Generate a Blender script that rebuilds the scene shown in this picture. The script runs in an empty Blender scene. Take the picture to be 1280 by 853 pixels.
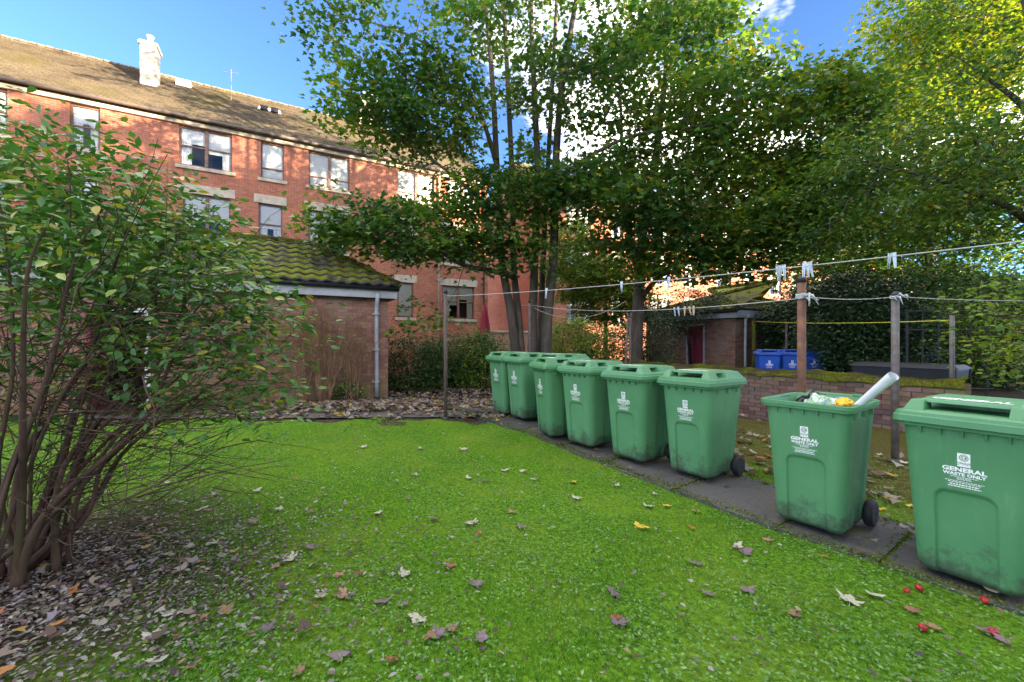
import bpy, bmesh, math, random
import numpy as np
from mathutils import Vector, Matrix

# ------------------------------------------------------------------ camera, sky, sun, exposure
S = bpy.context.scene
COL = S.collection
R = math.radians
FPX = 520.0                       # focal length in pixels of a 1280 wide picture
HC = 1.45                         # eye height
cam_d = bpy.data.cameras.new('camera'); cam = bpy.data.objects.new('camera', cam_d); COL.objects.link(cam)
cam.location = (0, 0, HC); cam.rotation_euler = (R(90), 0, 0)
cam_d.sensor_width = 36.0; cam_d.lens = 36.0 * FPX / 1280.0; cam_d.clip_end = 2000; cam_d.clip_start = 0.05
S.camera = cam

SUN_EL, SUN_AZ = R(5.2), R(115.0)   # azimuth clockwise from the viewing direction (+Y)
W = bpy.data.worlds.new('World'); S.world = W; W.use_nodes = True
nt = W.node_tree; nt.nodes.clear()
n_out = nt.nodes.new('ShaderNodeOutputWorld'); n_bg = nt.nodes.new('ShaderNodeBackground')
n_sky = nt.nodes.new('ShaderNodeTexSky'); n_sky.sky_type = 'NISHITA'; n_sky.sun_disc = False
n_sky.sun_elevation = SUN_EL; n_sky.sun_rotation = SUN_AZ
n_sky.altitude = 4500; n_sky.air_density = 0.6; n_sky.dust_density = 0.25; n_sky.ozone_density = 2.0
n_tc = nt.nodes.new('ShaderNodeTexCoord'); n_map = nt.nodes.new('ShaderNodeMapping')
n_map.inputs['Scale'].default_value = (1.0, 1.0, 2.2); n_map.inputs['Rotation'].default_value = (0, 0, R(167)); n_map.inputs['Location'].default_value = (2.7, 24.3, 20.8)
n_no = nt.nodes.new('ShaderNodeTexNoise'); n_no.inputs['Scale'].default_value = 1.5; n_no.inputs['Detail'].default_value = 7; n_no.inputs['Roughness'].default_value = 0.55
n_rp = nt.nodes.new('ShaderNodeValToRGB'); n_rp.color_ramp.elements[0].position = 0.47; n_rp.color_ramp.elements[1].position = 0.68
n_mx = nt.nodes.new('ShaderNodeMix'); n_mx.data_type = 'RGBA'
n_mx.inputs['B'].default_value = (11.4, 10.6, 9.6, 1)
L = nt.links.new
L(n_tc.outputs['Generated'], n_map.inputs['Vector']); L(n_map.outputs['Vector'], n_no.inputs['Vector'])
L(n_no.outputs['Fac'], n_rp.inputs['Fac']); L(n_rp.outputs['Color'], n_mx.inputs['Factor'])
L(n_sky.outputs['Color'], n_mx.inputs['A']); L(n_mx.outputs['Result'], n_bg.inputs['Color'])
n_bg.inputs['Strength'].default_value = 0.15
L(n_bg.outputs['Background'], n_out.inputs['Surface'])

sun_d = bpy.data.lights.new('sun', 'SUN'); sun = bpy.data.objects.new('sun', sun_d); COL.objects.link(sun)
sun_d.energy = 5.0; sun_d.angle = R(0.55); sun_d.color = (1.0, 0.80, 0.56)
to_sun = Vector((math.sin(SUN_AZ) * math.cos(SUN_EL), math.cos(SUN_AZ) * math.cos(SUN_EL), math.sin(SUN_EL)))
sun.rotation_euler = to_sun.to_track_quat('Z', 'Y').to_euler(); sun.location = to_sun * 60 + Vector((0, 0, 20))

S.view_settings.view_transform = 'Standard'; S.view_settings.look = 'None'
S.view_settings.exposure = 2.75; S.view_settings.gamma = 1.0; S.view_settings.use_curve_mapping = False
S.render.engine = 'CYCLES'
cy = S.cycles
cy.use_denoising = True
cy.max_bounces = 7; cy.diffuse_bounces = 4; cy.glossy_bounces = 3; cy.transmission_bounces = 4; cy.transparent_max_bounces = 8
cy.caustics_reflective = False; cy.caustics_refractive = False
cy.sample_clamp_indirect = 6.0

rng = np.random.default_rng(7)
random.seed(5)

# ------------------------------------------------------------------ the place: a courtyard grid turned from the view
TH = R(29.1); CT, ST = math.cos(TH), math.sin(TH)
Ud = Vector((-ST, CT, 0)); Vd = Vector((CT, ST, 0))      # U: along the row of bins, V: along the tenement front
def uv(v, u, z=0.0): return Vector((v * CT - u * ST, v * ST + u * CT, z))
def v_of(px, u):                                          # where a sight line meets the plane at distance u
    r = (px - 640) / FPX
    return u * (ST + r * CT) / (CT - r * ST)
def rise(y):                                              # the lawn climbs a little, then dips to the outhouse
    a = min(max((y - 2.8) / 4.2, 0), 1); b = min(max((y - 8.0) / 2.4, 0), 1)
    return .165 * (a * .4 + .6 * a * a * (3 - 2 * a)) * (1 - b * b * (3 - 2 * b))
def flat_ground(px, py):
    d = FPX * HC / (py - 426.5); return Vector(((px - 640) / FPX * d, d, 0))
def ground(px, py):
    lo, hi = .6, 60.0
    for _ in range(60):
        d = (lo + hi) / 2
        if 426.5 + (HC - rise(d)) * FPX / d > py: lo = d
        else: hi = d
    return Vector(((px - 640) / FPX * d, d, rise(d)))
def at(px, py, d): return Vector(((px - 640) / FPX * d, d, HC + (426.5 - py) / FPX * d))

EDGE_A, EDGE_B = ground(605, 526), Vector((2.65, 2.19, 0)); EDGE_A.z = 0     # lawn side of the path
PD = (EDGE_B - EDGE_A).normalized(); PN = Vector((-PD.y, PD.x, 0))      # PN points away from the lawn
if PN.x < 0: PN = -PN
PW = 0.95
# ------------------------------------------------------------------ materials
def newmat(name):
    m = bpy.data.materials.new(name); m.use_nodes = True
    n = m.node_tree.nodes; n.clear()
    out = n.new('ShaderNodeOutputMaterial'); b = n.new('ShaderNodeBsdfPrincipled')
    m.node_tree.links.new(b.outputs[0], out.inputs[0])
    return m, m.node_tree, b, out
def N(t, kind, **kw):
    n = t.nodes.new(kind)
    for k, v in kw.items():
        if k in n.inputs: n.inputs[k].default_value = v
        else: setattr(n, k, v)
    return n
def ramp(t, src, stops, interp='LINEAR'):
    r = t.nodes.new('ShaderNodeValToRGB'); e = r.color_ramp.elements; r.color_ramp.interpolation = interp
    while len(e) < len(stops): e.new(0.5)
    for i, (p, c) in enumerate(stops):
        e[i].position = p; e[i].color = (c[0], c[1], c[2], 1)
    t.links.new(src, r.inputs['Fac']); return r.outputs['Color']
def mixc(t, fac, a, b, mode='MIX'):
    m = t.nodes.new('ShaderNodeMix'); m.data_type = 'RGBA'; m.blend_type = mode
    for key, x in (('Factor', fac), ('A', a), ('B', b)):
        if hasattr(x, 'links') or isinstance(x, bpy.types.NodeSocket): t.links.new(x, m.inputs[key])
        else: m.inputs[key].default_value = (x if key == 'Factor' else (x[0], x[1], x[2], 1))
    return m.outputs['Result']
def noise_n(t, scale, detail=5, rough=0.55, space='pos', stretch=None):
    if space == 'pos': src = N(t, 'ShaderNodeNewGeometry').outputs['Position']
    elif space == 'obj': src = N(t, 'ShaderNodeTexCoord').outputs['Object']
    else: src = N(t, 'ShaderNodeUVMap').outputs['UV']
    if stretch:
        mp = N(t, 'ShaderNodeMapping'); mp.inputs['Scale'].default_value = stretch
        t.links.new(src, mp.inputs['Vector']); src = mp.outputs['Vector']
    n = N(t, 'ShaderNodeTexNoise'); n.inputs['Scale'].default_value = scale; n.inputs['Detail'].default_value = detail; n.inputs['Roughness'].default_value = rough
    t.links.new(src, n.inputs['Vector']); return n.outputs['Fac']
def bump(t, b, h, strength=0.3, dist=0.01):
    n = N(t, 'ShaderNodeBump'); n.inputs['Strength'].default_value = strength; n.inputs['Distance'].default_value = dist
    t.links.new(h, n.inputs['Height']); t.links.new(n.outputs[0], b.inputs['Normal'])
def rnd(t):            # random per piece, whether the piece is an object or an island of a mesh
    g = N(t, 'ShaderNodeNewGeometry').outputs['Random Per Island']; o = N(t, 'ShaderNodeObjectInfo').outputs['Random']
    a = N(t, 'ShaderNodeMath', operation='ADD'); t.links.new(g, a.inputs[0]); t.links.new(o, a.inputs[1])
    f = N(t, 'ShaderNodeMath', operation='FRACT'); t.links.new(a.outputs[0], f.inputs[0]); return f.outputs[0]

M = {}
def simple(name, col, rough=0.6, var=0.15, scale=8, spec=0.4, bmp=0.0, metal=0.0, dirt=None):
    m, t, b, o = newmat(name)
    f = noise_n(t, scale)
    c = ramp(t, f, [(0.3, [x * (1 - var) for x in col]), (0.7, [min(1, x * (1 + var)) for x in col])])
    if dirt:
        f2 = noise_n(t, scale * 0.35, 6, 0.65)
        c = mixc(t, ramp(t, f2, [(0.5, (0, 0, 0)), (0.72, (1, 1, 1))]), c, dirt)
    t.links.new(c, b.inputs['Base Color'])
    b.inputs['Roughness'].default_value = rough; b.inputs['Specular IOR Level'].default_value = spec; b.inputs['Metallic'].default_value = metal
    if bmp: bump(t, b, noise_n(t, scale * 6), bmp, 0.005)
    M[name] = m; return m

simple('sandstone', (0.52, 0.44, 0.33), 0.85, 0.18, 5, 0.2, 0.2, dirt=(0.33, 0.27, 0.2))
simple('render_cream', (0.40, 0.34, 0.27), 0.9, 0.1, 3, 0.2, 0.1, dirt=(0.4, 0.33, 0.26))
simple('gutter', (0.10, 0.075, 0.06), 0.55, 0.3, 6)
simple('timber_frame', (0.19, 0.105, 0.07), 0.6, 0.25, 10)
simple('white_paint', (0.72, 0.72, 0.70), 0.5, 0.06, 6, dirt=(0.55, 0.55, 0.52))
simple('curtain', (0.86, 0.86, 0.84), 0.9, 0.04, 9)
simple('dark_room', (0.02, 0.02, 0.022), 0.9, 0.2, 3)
simple('grey_fascia', (0.38, 0.40, 0.42), 0.5, 0.12, 4, dirt=(0.22, 0.24, 0.21))
simple('grey_pipe', (0.36, 0.38, 0.40), 0.45, 0.15, 12, dirt=(0.2, 0.21, 0.18))
simple('mortar', (0.17, 0.14, 0.115), 0.95, 0.25, 20, 0.1, 0.3)
simple('maroon_paint', (0.16, 0.018, 0.035), 0.5, 0.2, 6)
simple('rusty_pole', (0.17, 0.082, 0.048), 0.7, 0.35, 14, 0.3, 0.25, dirt=(0.10, 0.06, 0.045))
simple('grey_pole', (0.13, 0.12, 0.11), 0.55, 0.3, 14, 0.4, 0.2, dirt=(0.12, 0.07, 0.045))
simple('dark_pole', (0.10, 0.075, 0.06), 0.7, 0.3, 14)
simple('cord', (0.42, 0.42, 0.38), 0.7, 0.1, 30)
simple('yellow_cord', (0.62, 0.55, 0.06), 0.6, 0.1, 30)
simple('peg_white', (0.50, 0.56, 0.62), 0.4, 0.08, 30)
simple('peg_wood', (0.56, 0.43, 0.26), 0.7, 0.15, 30)
simple('rag', (0.40, 0.43, 0.42), 0.9, 0.25, 40)
simple('rubber', (0.018, 0.018, 0.02), 0.65, 0.3, 30, 0.35)
simple('print_white', (0.80, 0.82, 0.80), 0.55, 0.05, 60)
simple('blue_plastic', (0.012, 0.085, 0.42), 0.45, 0.15, 4)
simple('black_plastic', (0.015, 0.016, 0.02), 0.5, 0.2, 5)
simple('apple_red', (0.33, 0.012, 0.02), 0.42, 0.5, 60, 0.35, dirt=(0.16, 0.03, 0.02))
simple('apple_stalk', (0.10, 0.06, 0.03), 0.8, 0.2, 40)
simple('black_bag', (0.012, 0.013, 0.02), 0.3, 0.2, 20, 0.5)
simple('yellow_wrap', (0.72, 0.42, 0.02), 0.5, 0.15, 30, 0.4, 0.3)
simple('paper_white', (0.70, 0.73, 0.76), 0.7, 0.06, 20)
simple('iron', (0.02, 0.02, 0.022), 0.6, 0.2, 20)
simple('red_cloth', (0.30, 0.03, 0.05), 0.9, 0.25, 10)
simple('terracotta_wall', (0.42, 0.24, 0.15), 0.9, 0.15, 3)

def bag_mat():
    m, t, b, o = newmat('printed_bag')
    f = noise_n(t, 14, 3, 0.5)
    c = ramp(t, f, [(0.30, (0.65, 0.68, 0.66)), (0.46, (0.12, 0.33, 0.12)), (0.56, (0.55, 0.62, 0.52)), (0.66, (0.03, 0.18, 0.45)), (0.75, (0.6, 0.55, 0.2))])
    t.links.new(c, b.inputs['Base Color']); b.inputs['Roughness'].default_value = 0.25
    bump(t, b, noise_n(t, 30, 3), 0.5, 0.01); M['printed_bag'] = m
bag_mat()

def glass_mat():
    m, t, b, o = newmat('window_glass')
    tr = N(t, 'ShaderNodeBsdfTransparent'); tr.inputs[0].default_value = (0.93, 0.95, 0.95, 1)
    gl = N(t, 'ShaderNodeBsdfGlossy'); gl.inputs['Roughness'].default_value = 0.02
    fr = N(t, 'ShaderNodeFresnel'); fr.inputs['IOR'].default_value = 1.5
    bm = N(t, 'ShaderNodeBump'); bm.inputs['Strength'].default_value = 0.04; t.links.new(noise_n(t, 1.2, 2), bm.inputs['Height'])
    t.links.new(bm.outputs[0], gl.inputs['Normal'])
    mx = N(t, 'ShaderNodeMixShader'); t.links.new(fr.outputs[0], mx.inputs[0]); t.links.new(tr.outputs[0], mx.inputs[1]); t.links.new(gl.outputs[0], mx.inputs[2])
    t.links.new(mx.outputs[0], o.inputs[0]); M['window_glass'] = m
glass_mat()

def facade_mat():
    m, t, b, o = newmat('facade_brick')
    u = N(t, 'ShaderNodeUVMap').outputs['UV']
    br = N(t, 'ShaderNodeTexBrick'); br.offset = 0.5
    br.inputs['Scale'].default_value = 1.0; br.inputs['Brick Width'].default_value = 0.225; br.inputs['Row Height'].default_value = 0.075
    br.inputs['Mortar Size'].default_value = 0.006; br.inputs['Mortar Smooth'].default_value = 0.3; br.inputs['Bias'].default_value = -0.1
    br.inputs['Color1'].default_value = (0.47, 0.175, 0.10, 1); br.inputs['Color2'].default_value = (0.37, 0.122, 0.068, 1); br.inputs['Mortar'].default_value = (0.45, 0.31, 0.235, 1)
    t.links.new(u, br.inputs['Vector'])
    f = noise_n(t, 0.7, 6, 0.6)
    c = mixc(t, 1.0, br.outputs['Color'], ramp(t, f, [(0.3, (0.78, 0.76, 0.76)), (0.7, (1.15, 1.1, 1.08))]), 'MULTIPLY')
    f2 = noise_n(t, 9, 4)
    c = mixc(t, 0.6, c, ramp(t, f2, [(0.35, (0.72, 0.7, 0.7)), (0.65, (1.1, 1.1, 1.1))]), 'MULTIPLY')
    t.links.new(c, b.inputs['Base Color']); b.inputs['Roughness'].default_value = 0.9; b.inputs['Specular IOR Level'].default_value = 0.15
    bump(t, b, br.outputs['Fac'], -0.4, 0.008); M['facade_brick'] = m
facade_mat()

def brick_mat(name, stops, moss=0.0, mossz=(0, 1), pale=None):
    m, t, b, o = newmat(name)
    c = ramp(t, rnd(t), stops)
    f = noise_n(t, 18, 5, 0.6)
    c = mixc(t, 0.7, c, ramp(t, f, [(0.3, (0.7, 0.7, 0.7)), (0.7, (1.2, 1.2, 1.2))]), 'MULTIPLY')
    if pale:
        f3 = noise_n(t, 1.3, 5, 0.6)
        c = mixc(t, ramp(t, f3, [(0.48, (0, 0, 0)), (0.68, (0.75, 0.75, 0.75))]), c, pale)
    if moss:
        g = N(t, 'ShaderNodeNewGeometry'); sep = N(t, 'ShaderNodeSeparateXYZ'); t.links.new(g.outputs['Position'], sep.inputs[0])
        mr = N(t, 'ShaderNodeMapRange'); mr.inputs['From Min'].default_value = mossz[0]; mr.inputs['From Max'].default_value = mossz[1]
        t.links.new(sep.outputs['Z'], mr.inputs['Value'])
        f2 = noise_n(t, 2.2, 6, 0.65)
        mm = N(t, 'ShaderNodeMath', operation='MULTIPLY'); t.links.new(mr.outputs[0], mm.inputs[0]); t.links.new(ramp(t, f2, [(0.4, (0, 0, 0)), (0.62, (1, 1, 1))]), mm.inputs[1])
        m3 = N(t, 'ShaderNodeMath', operation='MULTIPLY'); t.links.new(mm.outputs[0], m3.inputs[0]); m3.inputs[1].default_value = moss
        c = mixc(t, m3.outputs[0], c, (0.16, 0.16, 0.035))
    t.links.new(c, b.inputs['Base Color']); b.inputs['Roughness'].default_value = 0.9; b.inputs['Specular IOR Level'].default_value = 0.15
    bump(t, b, noise_n(t, 60, 4), 0.35, 0.004); M[name] = m
brick_mat('shed_brick', [(0, (0.21, 0.10, 0.073)), (0.5, (0.28, 0.142, 0.104)), (1, (0.34, 0.19, 0.14))], 0.9, (1.0, 0.1), (0.28, 0.205, 0.155))
brick_mat('wall_brick', [(0, (0.12, 0.068, 0.058)), (0.35, (0.20, 0.115, 0.092)), (0.75, (0.26, 0.165, 0.13)), (1, (0.105, 0.07, 0.066))], 0.75, (0.45, 0.95), (0.19, 0.15, 0.125))

def roof_mat():
    m, t, b, o = newmat('roof_tile')
    f = noise_n(t, 1.1, 7, 0.65); f2 = noise_n(t, 14, 4, 0.6)
    c = ramp(t, f, [(0.3, (0.115, 0.092, 0.066)), (0.5, (0.185, 0.15, 0.102)), (0.7, (0.24, 0.20, 0.138))])
    c = mixc(t, 0.75, c, ramp(t, f2, [(0.3, (0.55, 0.55, 0.55)), (0.7, (1.3, 1.3, 1.25))]), 'MULTIPLY')
    f3 = noise_n(t, 0.35, 6, 0.7)
    c = mixc(t, ramp(t, f3, [(0.52, (0, 0, 0)), (0.66, (0.6, 0.6, 0.6))]), c, (0.17, 0.155, 0.045))
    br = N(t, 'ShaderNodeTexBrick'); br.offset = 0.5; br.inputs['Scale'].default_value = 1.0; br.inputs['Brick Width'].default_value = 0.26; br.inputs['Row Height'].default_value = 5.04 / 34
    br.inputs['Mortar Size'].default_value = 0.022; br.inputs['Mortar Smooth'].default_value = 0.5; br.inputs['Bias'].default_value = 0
    br.inputs['Color1'].default_value = (1.6, 1.55, 1.45, 1); br.inputs['Color2'].default_value = (0.95, 0.93, 0.92, 1); br.inputs['Mortar'].default_value = (0.22, 0.2, 0.18, 1)  # dark joint colour paints in shade that the course steps barely show
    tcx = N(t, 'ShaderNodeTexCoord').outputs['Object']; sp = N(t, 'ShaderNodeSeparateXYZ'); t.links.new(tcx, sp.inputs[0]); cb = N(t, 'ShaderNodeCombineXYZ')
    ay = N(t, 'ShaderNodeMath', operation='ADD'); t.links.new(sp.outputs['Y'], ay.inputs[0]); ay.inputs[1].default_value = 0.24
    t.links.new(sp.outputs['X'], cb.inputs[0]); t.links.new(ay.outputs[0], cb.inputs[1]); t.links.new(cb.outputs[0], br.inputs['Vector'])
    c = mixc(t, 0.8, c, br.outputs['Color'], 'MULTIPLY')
    t.links.new(c, b.inputs['Base Color']); b.inputs['Roughness'].default_value = 0.9; b.inputs['Specular IOR Level'].default_value = 0.2
    bump(t, b, f2, 0.5, 0.02); M['roof_tile'] = m
roof_mat()

def pantile_mat():
    m, t, b, o = newmat('mossy_tile')
    g = N(t, 'ShaderNodeNewGeometry')
    f = noise_n(t, 1.5, 5, 0.6); f2 = noise_n(t, 9, 5, 0.65)
    a = N(t, 'ShaderNodeMath', operation='ADD'); t.links.new(f, a.inputs[0]); t.links.new(f2, a.inputs[1])
    base = ramp(t, rnd(t), [(0, (0.05, 0.043, 0.038)), (1, (0.10, 0.085, 0.075))])
    f4 = noise_n(t, 35, 4)
    mossc = ramp(t, f4, [(0.3, (0.085, 0.105, 0.008)), (0.7, (0.24, 0.27, 0.02))])
    c = mixc(t, ramp(t, a.outputs[0], [(0.0, (0, 0, 0)), (0.90, (0, 0, 0)), (1.0, (1, 1, 1))]), base, mossc)
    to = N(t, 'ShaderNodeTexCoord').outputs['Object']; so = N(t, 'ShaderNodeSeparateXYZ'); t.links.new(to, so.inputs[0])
    eg = ramp(t, so.outputs['Y'], [(0.0, (1, 1, 1)), (0.012, (1, 1, 1)), (0.03, (0, 0, 0))])      # drop edge kept mossless and dark, painting in the gap shade between rows
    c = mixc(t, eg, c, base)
    t.links.new(c, b.inputs['Base Color']); b.inputs['Roughness'].default_value = 0.9; b.inputs['Specular IOR Level'].default_value = 0.25
    bump(t, b, f4, 0.8, 0.02); M['mossy_tile'] = m
    m, t, b, o = newmat('moss')
    f = noise_n(t, 30, 5, 0.65); f2 = noise_n(t, 3, 4)
    c = ramp(t, f, [(0.3, (0.03, 0.034, 0.006)), (0.7, (0.15, 0.165, 0.015))])
    c = mixc(t, ramp(t, f2, [(0.42, (0, 0, 0)), (0.58, (0.85, 0.85, 0.85))]), c, (0.055, 0.045, 0.024))
    t.links.new(c, b.inputs['Base Color']); b.inputs['Roughness'].default_value = 1.0; b.inputs['Specular IOR Level'].default_value = 0.05
    bump(t, b, f, 1.0, 0.02); M['moss'] = m
pantile_mat()

def bin_mat():
    m, t, b, o = newmat('green_plastic')
    tc = N(t, 'ShaderNodeTexCoord').outputs['Object']; sep = N(t, 'ShaderNodeSeparateXYZ'); t.links.new(tc, sep.inputs[0])
    ob = N(t, 'ShaderNodeObjectInfo').outputs['Random']
    f = noise_n(t, 3, 5, 0.6)
    c = ramp(t, f, [(0.3, (0.072, 0.222, 0.096)), (0.7, (0.092, 0.262, 0.118))])
    c = mixc(t, 1.0, c, ramp(t, ob, [(0, (0.88, 0.92, 0.9)), (1, (1.1, 1.05, 1.08))]), 'MULTIPLY')
    # grime splashed up from the ground, scuffs
    mr = N(t, 'ShaderNodeMapRange'); mr.inputs['From Min'].default_value = 0.34; mr.inputs['From Max'].default_value = 0.0
    t.links.new(sep.outputs['Z'], mr.inputs['Value'])
    f2 = noise_n(t, 7, 7, 0.7)
    ad = N(t, 'ShaderNodeMath', operation='MULTIPLY_ADD'); t.links.new(mr.outputs[0], ad.inputs[0]); ad.inputs[1].default_value = 0.42; t.links.new(f2, ad.inputs[2])
    dm = ramp(t, ad.outputs[0], [(0.0, (0, 0, 0)), (0.66, (0, 0, 0)), (0.84, (0.8, 0.8, 0.8))])
    c = mixc(t, dm, c, (0.042, 0.060, 0.040))
    f3 = noise_n(t, 2.0, 8, 0.75, 'obj', (14, 14, 1.2))
    c = mixc(t, ramp(t, f3, [(0.56, (0, 0, 0)), (0.72, (0.4, 0.4, 0.4))]), c, (0.20, 0.33, 0.21))
    t.links.new(c, b.inputs['Base Color'])
    rr = ramp(t, f2, [(0.3, (0.34, 0.34, 0.34)), (0.7, (0.55, 0.55, 0.55))]); t.links.new(rr, b.inputs['Roughness'])
    b.inputs['Specular IOR Level'].default_value = 0.4
    bump(t, b, noise_n(t, 90, 3), 0.06, 0.002); M['green_plastic'] = m
bin_mat()

def bark_mat(name, c1, c2, moss=None):
    m, t, b, o = newmat(name)
    f = noise_n(t, 6, 6, 0.65, 'pos', (1, 1, 0.25)); f2 = noise_n(t, 2.5, 5, 0.6)
    c = ramp(t, f, [(0.32, c1), (0.68, c2)])
    if moss: c = mixc(t, ramp(t, f2, [(0.5, (0, 0, 0)), (0.68, (0.8, 0.8, 0.8))]), c, moss)
    t.links.new(c, b.inputs['Base Color']); b.inputs['Roughness'].default_value = 0.9; b.inputs['Specular IOR Level'].default_value = 0.15
    bump(t, b, f, 0.7, 0.02); M[name] = m
bark_mat('bark', (0.045, 0.037, 0.03), (0.135, 0.115, 0.095), (0.08, 0.08, 0.045))
bark_mat('pale_bark', (0.16, 0.15, 0.135), (0.38, 0.36, 0.33))
bark_mat('shrub_bark', (0.035, 0.023, 0.018), (0.115, 0.072, 0.055), (0.07, 0.065, 0.03))
bark_mat('twig_bark', (0.13, 0.07, 0.04), (0.34, 0.21, 0.12))

def leaf_mat(name, stops, trans=0.35, rough=0.45, spec=0.35, tcol=(1.15, 1.2, 0.55), bough=False):
    m, t, b, o = newmat(name)
    c = ramp(t, rnd(t), stops)
    f = noise_n(t, 0.8, 4, 0.6)
    c = mixc(t, 0.8, c, ramp(t, f, [(0.3, (0.72, 0.76, 0.72)), (0.7, (1.2, 1.15, 1.1))]), 'MULTIPLY')
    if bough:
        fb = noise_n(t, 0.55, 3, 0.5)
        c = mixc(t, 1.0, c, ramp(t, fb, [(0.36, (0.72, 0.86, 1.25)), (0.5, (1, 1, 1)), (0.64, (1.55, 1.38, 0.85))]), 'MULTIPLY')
    t.links.new(c, b.inputs['Base Color']); b.inputs['Roughness'].default_value = rough; b.inputs['Specular IOR Level'].default_value = spec
    tr = N(t, 'ShaderNodeBsdfTranslucent'); tc = mixc(t, 1.0, c, tcol, 'MULTIPLY'); t.links.new(tc, tr.inputs[0])
    mx = N(t, 'ShaderNodeMixShader'); mx.inputs[0].default_value = trans
    t.links.new(b.outputs[0], mx.inputs[1]); t.links.new(tr.outputs[0], mx.inputs[2]); t.links.new(mx.outputs[0], o.inputs[0]); M[name] = m
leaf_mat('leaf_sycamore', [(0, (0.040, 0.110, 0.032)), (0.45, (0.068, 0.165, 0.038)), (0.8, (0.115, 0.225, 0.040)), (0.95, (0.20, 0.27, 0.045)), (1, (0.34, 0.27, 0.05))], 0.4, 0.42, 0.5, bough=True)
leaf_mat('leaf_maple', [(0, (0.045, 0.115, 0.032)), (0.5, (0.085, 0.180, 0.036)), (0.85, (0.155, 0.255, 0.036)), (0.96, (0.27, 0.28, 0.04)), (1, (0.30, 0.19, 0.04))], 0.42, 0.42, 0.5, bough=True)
leaf_mat('leaf_yellowing', [(0, (0.100, 0.188, 0.022)), (0.5, (0.188, 0.275, 0.025)), (0.85, (0.312, 0.350, 0.031)), (1, (0.475, 0.375, 0.037))], 0.5)
leaf_mat('leaf_shrub', [(0, (0.047, 0.135, 0.032)), (0.5, (0.074, 0.196, 0.046)), (0.85, (0.135, 0.257, 0.041)), (0.95, (0.270, 0.324, 0.034)), (1, (0.459, 0.351, 0.054))], 0.3, 0.36, 0.5)
leaf_mat('leaf_evergreen', [(0, (0.015, 0.039, 0.015)), (0.6, (0.033, 0.075, 0.026)), (0.9, (0.075, 0.135, 0.045)), (1, (0.165, 0.210, 0.090))], 0.15, 0.4, 0.4)
leaf_mat('leaf_hedge', [(0, (0.024, 0.063, 0.021)), (0.6, (0.053, 0.112, 0.030)), (1, (0.120, 0.195, 0.045))], 0.25)
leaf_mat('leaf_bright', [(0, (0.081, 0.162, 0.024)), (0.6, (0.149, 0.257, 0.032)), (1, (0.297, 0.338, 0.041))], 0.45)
leaf_mat('grass_blade', [(0, (0.055, 0.185, 0.012)), (0.5, (0.098, 0.285, 0.015)), (0.85, (0.150, 0.355, 0.022)), (1, (0.30, 0.36, 0.06))], 0.35, 0.5, 0.25, (1.1, 1.2, 0.5))
leaf_mat('clover_leaf', [(0, (0.060, 0.165, 0.030)), (0.6, (0.105, 0.245, 0.045)), (1, (0.17, 0.31, 0.08))], 0.25, 0.42, 0.5)
leaf_mat('edge_moss', [(0, (0.06, 0.075, 0.012)), (0.6, (0.12, 0.15, 0.02)), (1, (0.13, 0.24, 0.03))], 0.2, 0.8, 0.1)
leaf_mat('litter_leaf', [(0, (0.055, 0.038, 0.032)), (0.3, (0.13, 0.09, 0.07)), (0.55, (0.22, 0.18, 0.145)), (0.75, (0.30, 0.28, 0.24)), (0.86, (0.16, 0.13, 0.16)), (0.93, (0.36, 0.25, 0.04)), (1, (0.30, 0.10, 0.05))], 0.12, 0.6, 0.3, (1, 1, 1))
leaf_mat('litter_small', [(0, (0.035, 0.026, 0.024)), (0.35, (0.085, 0.062, 0.056)), (0.62, (0.16, 0.135, 0.13)), (0.84, (0.28, 0.275, 0.265)), (0.93, (0.19, 0.17, 0.05)), (0.97, (0.11, 0.085, 0.125)), (1, (0.22, 0.075, 0.05))], 0.1, 0.6, 0.4, (1, 1, 1))
for nm, c1, c2 in (('fallen_pale', (0.34, 0.34, 0.27), (0.44, 0.42, 0.34)), ('fallen_brown', (0.22, 0.11, 0.07), (0.32, 0.19, 0.12)),
                   ('fallen_purple', (0.13, 0.085, 0.12), (0.20, 0.14, 0.17)), ('fallen_yellow', (0.50, 0.35, 0.03), (0.58, 0.44, 0.06)), ('fallen_red', (0.30, 0.06, 0.03), (0.40, 0.11, 0.05))):
    leaf_mat(nm, [(0, c1), (1, c2)], 0.1, 0.55, 0.4, (1, 1, 1))

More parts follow.
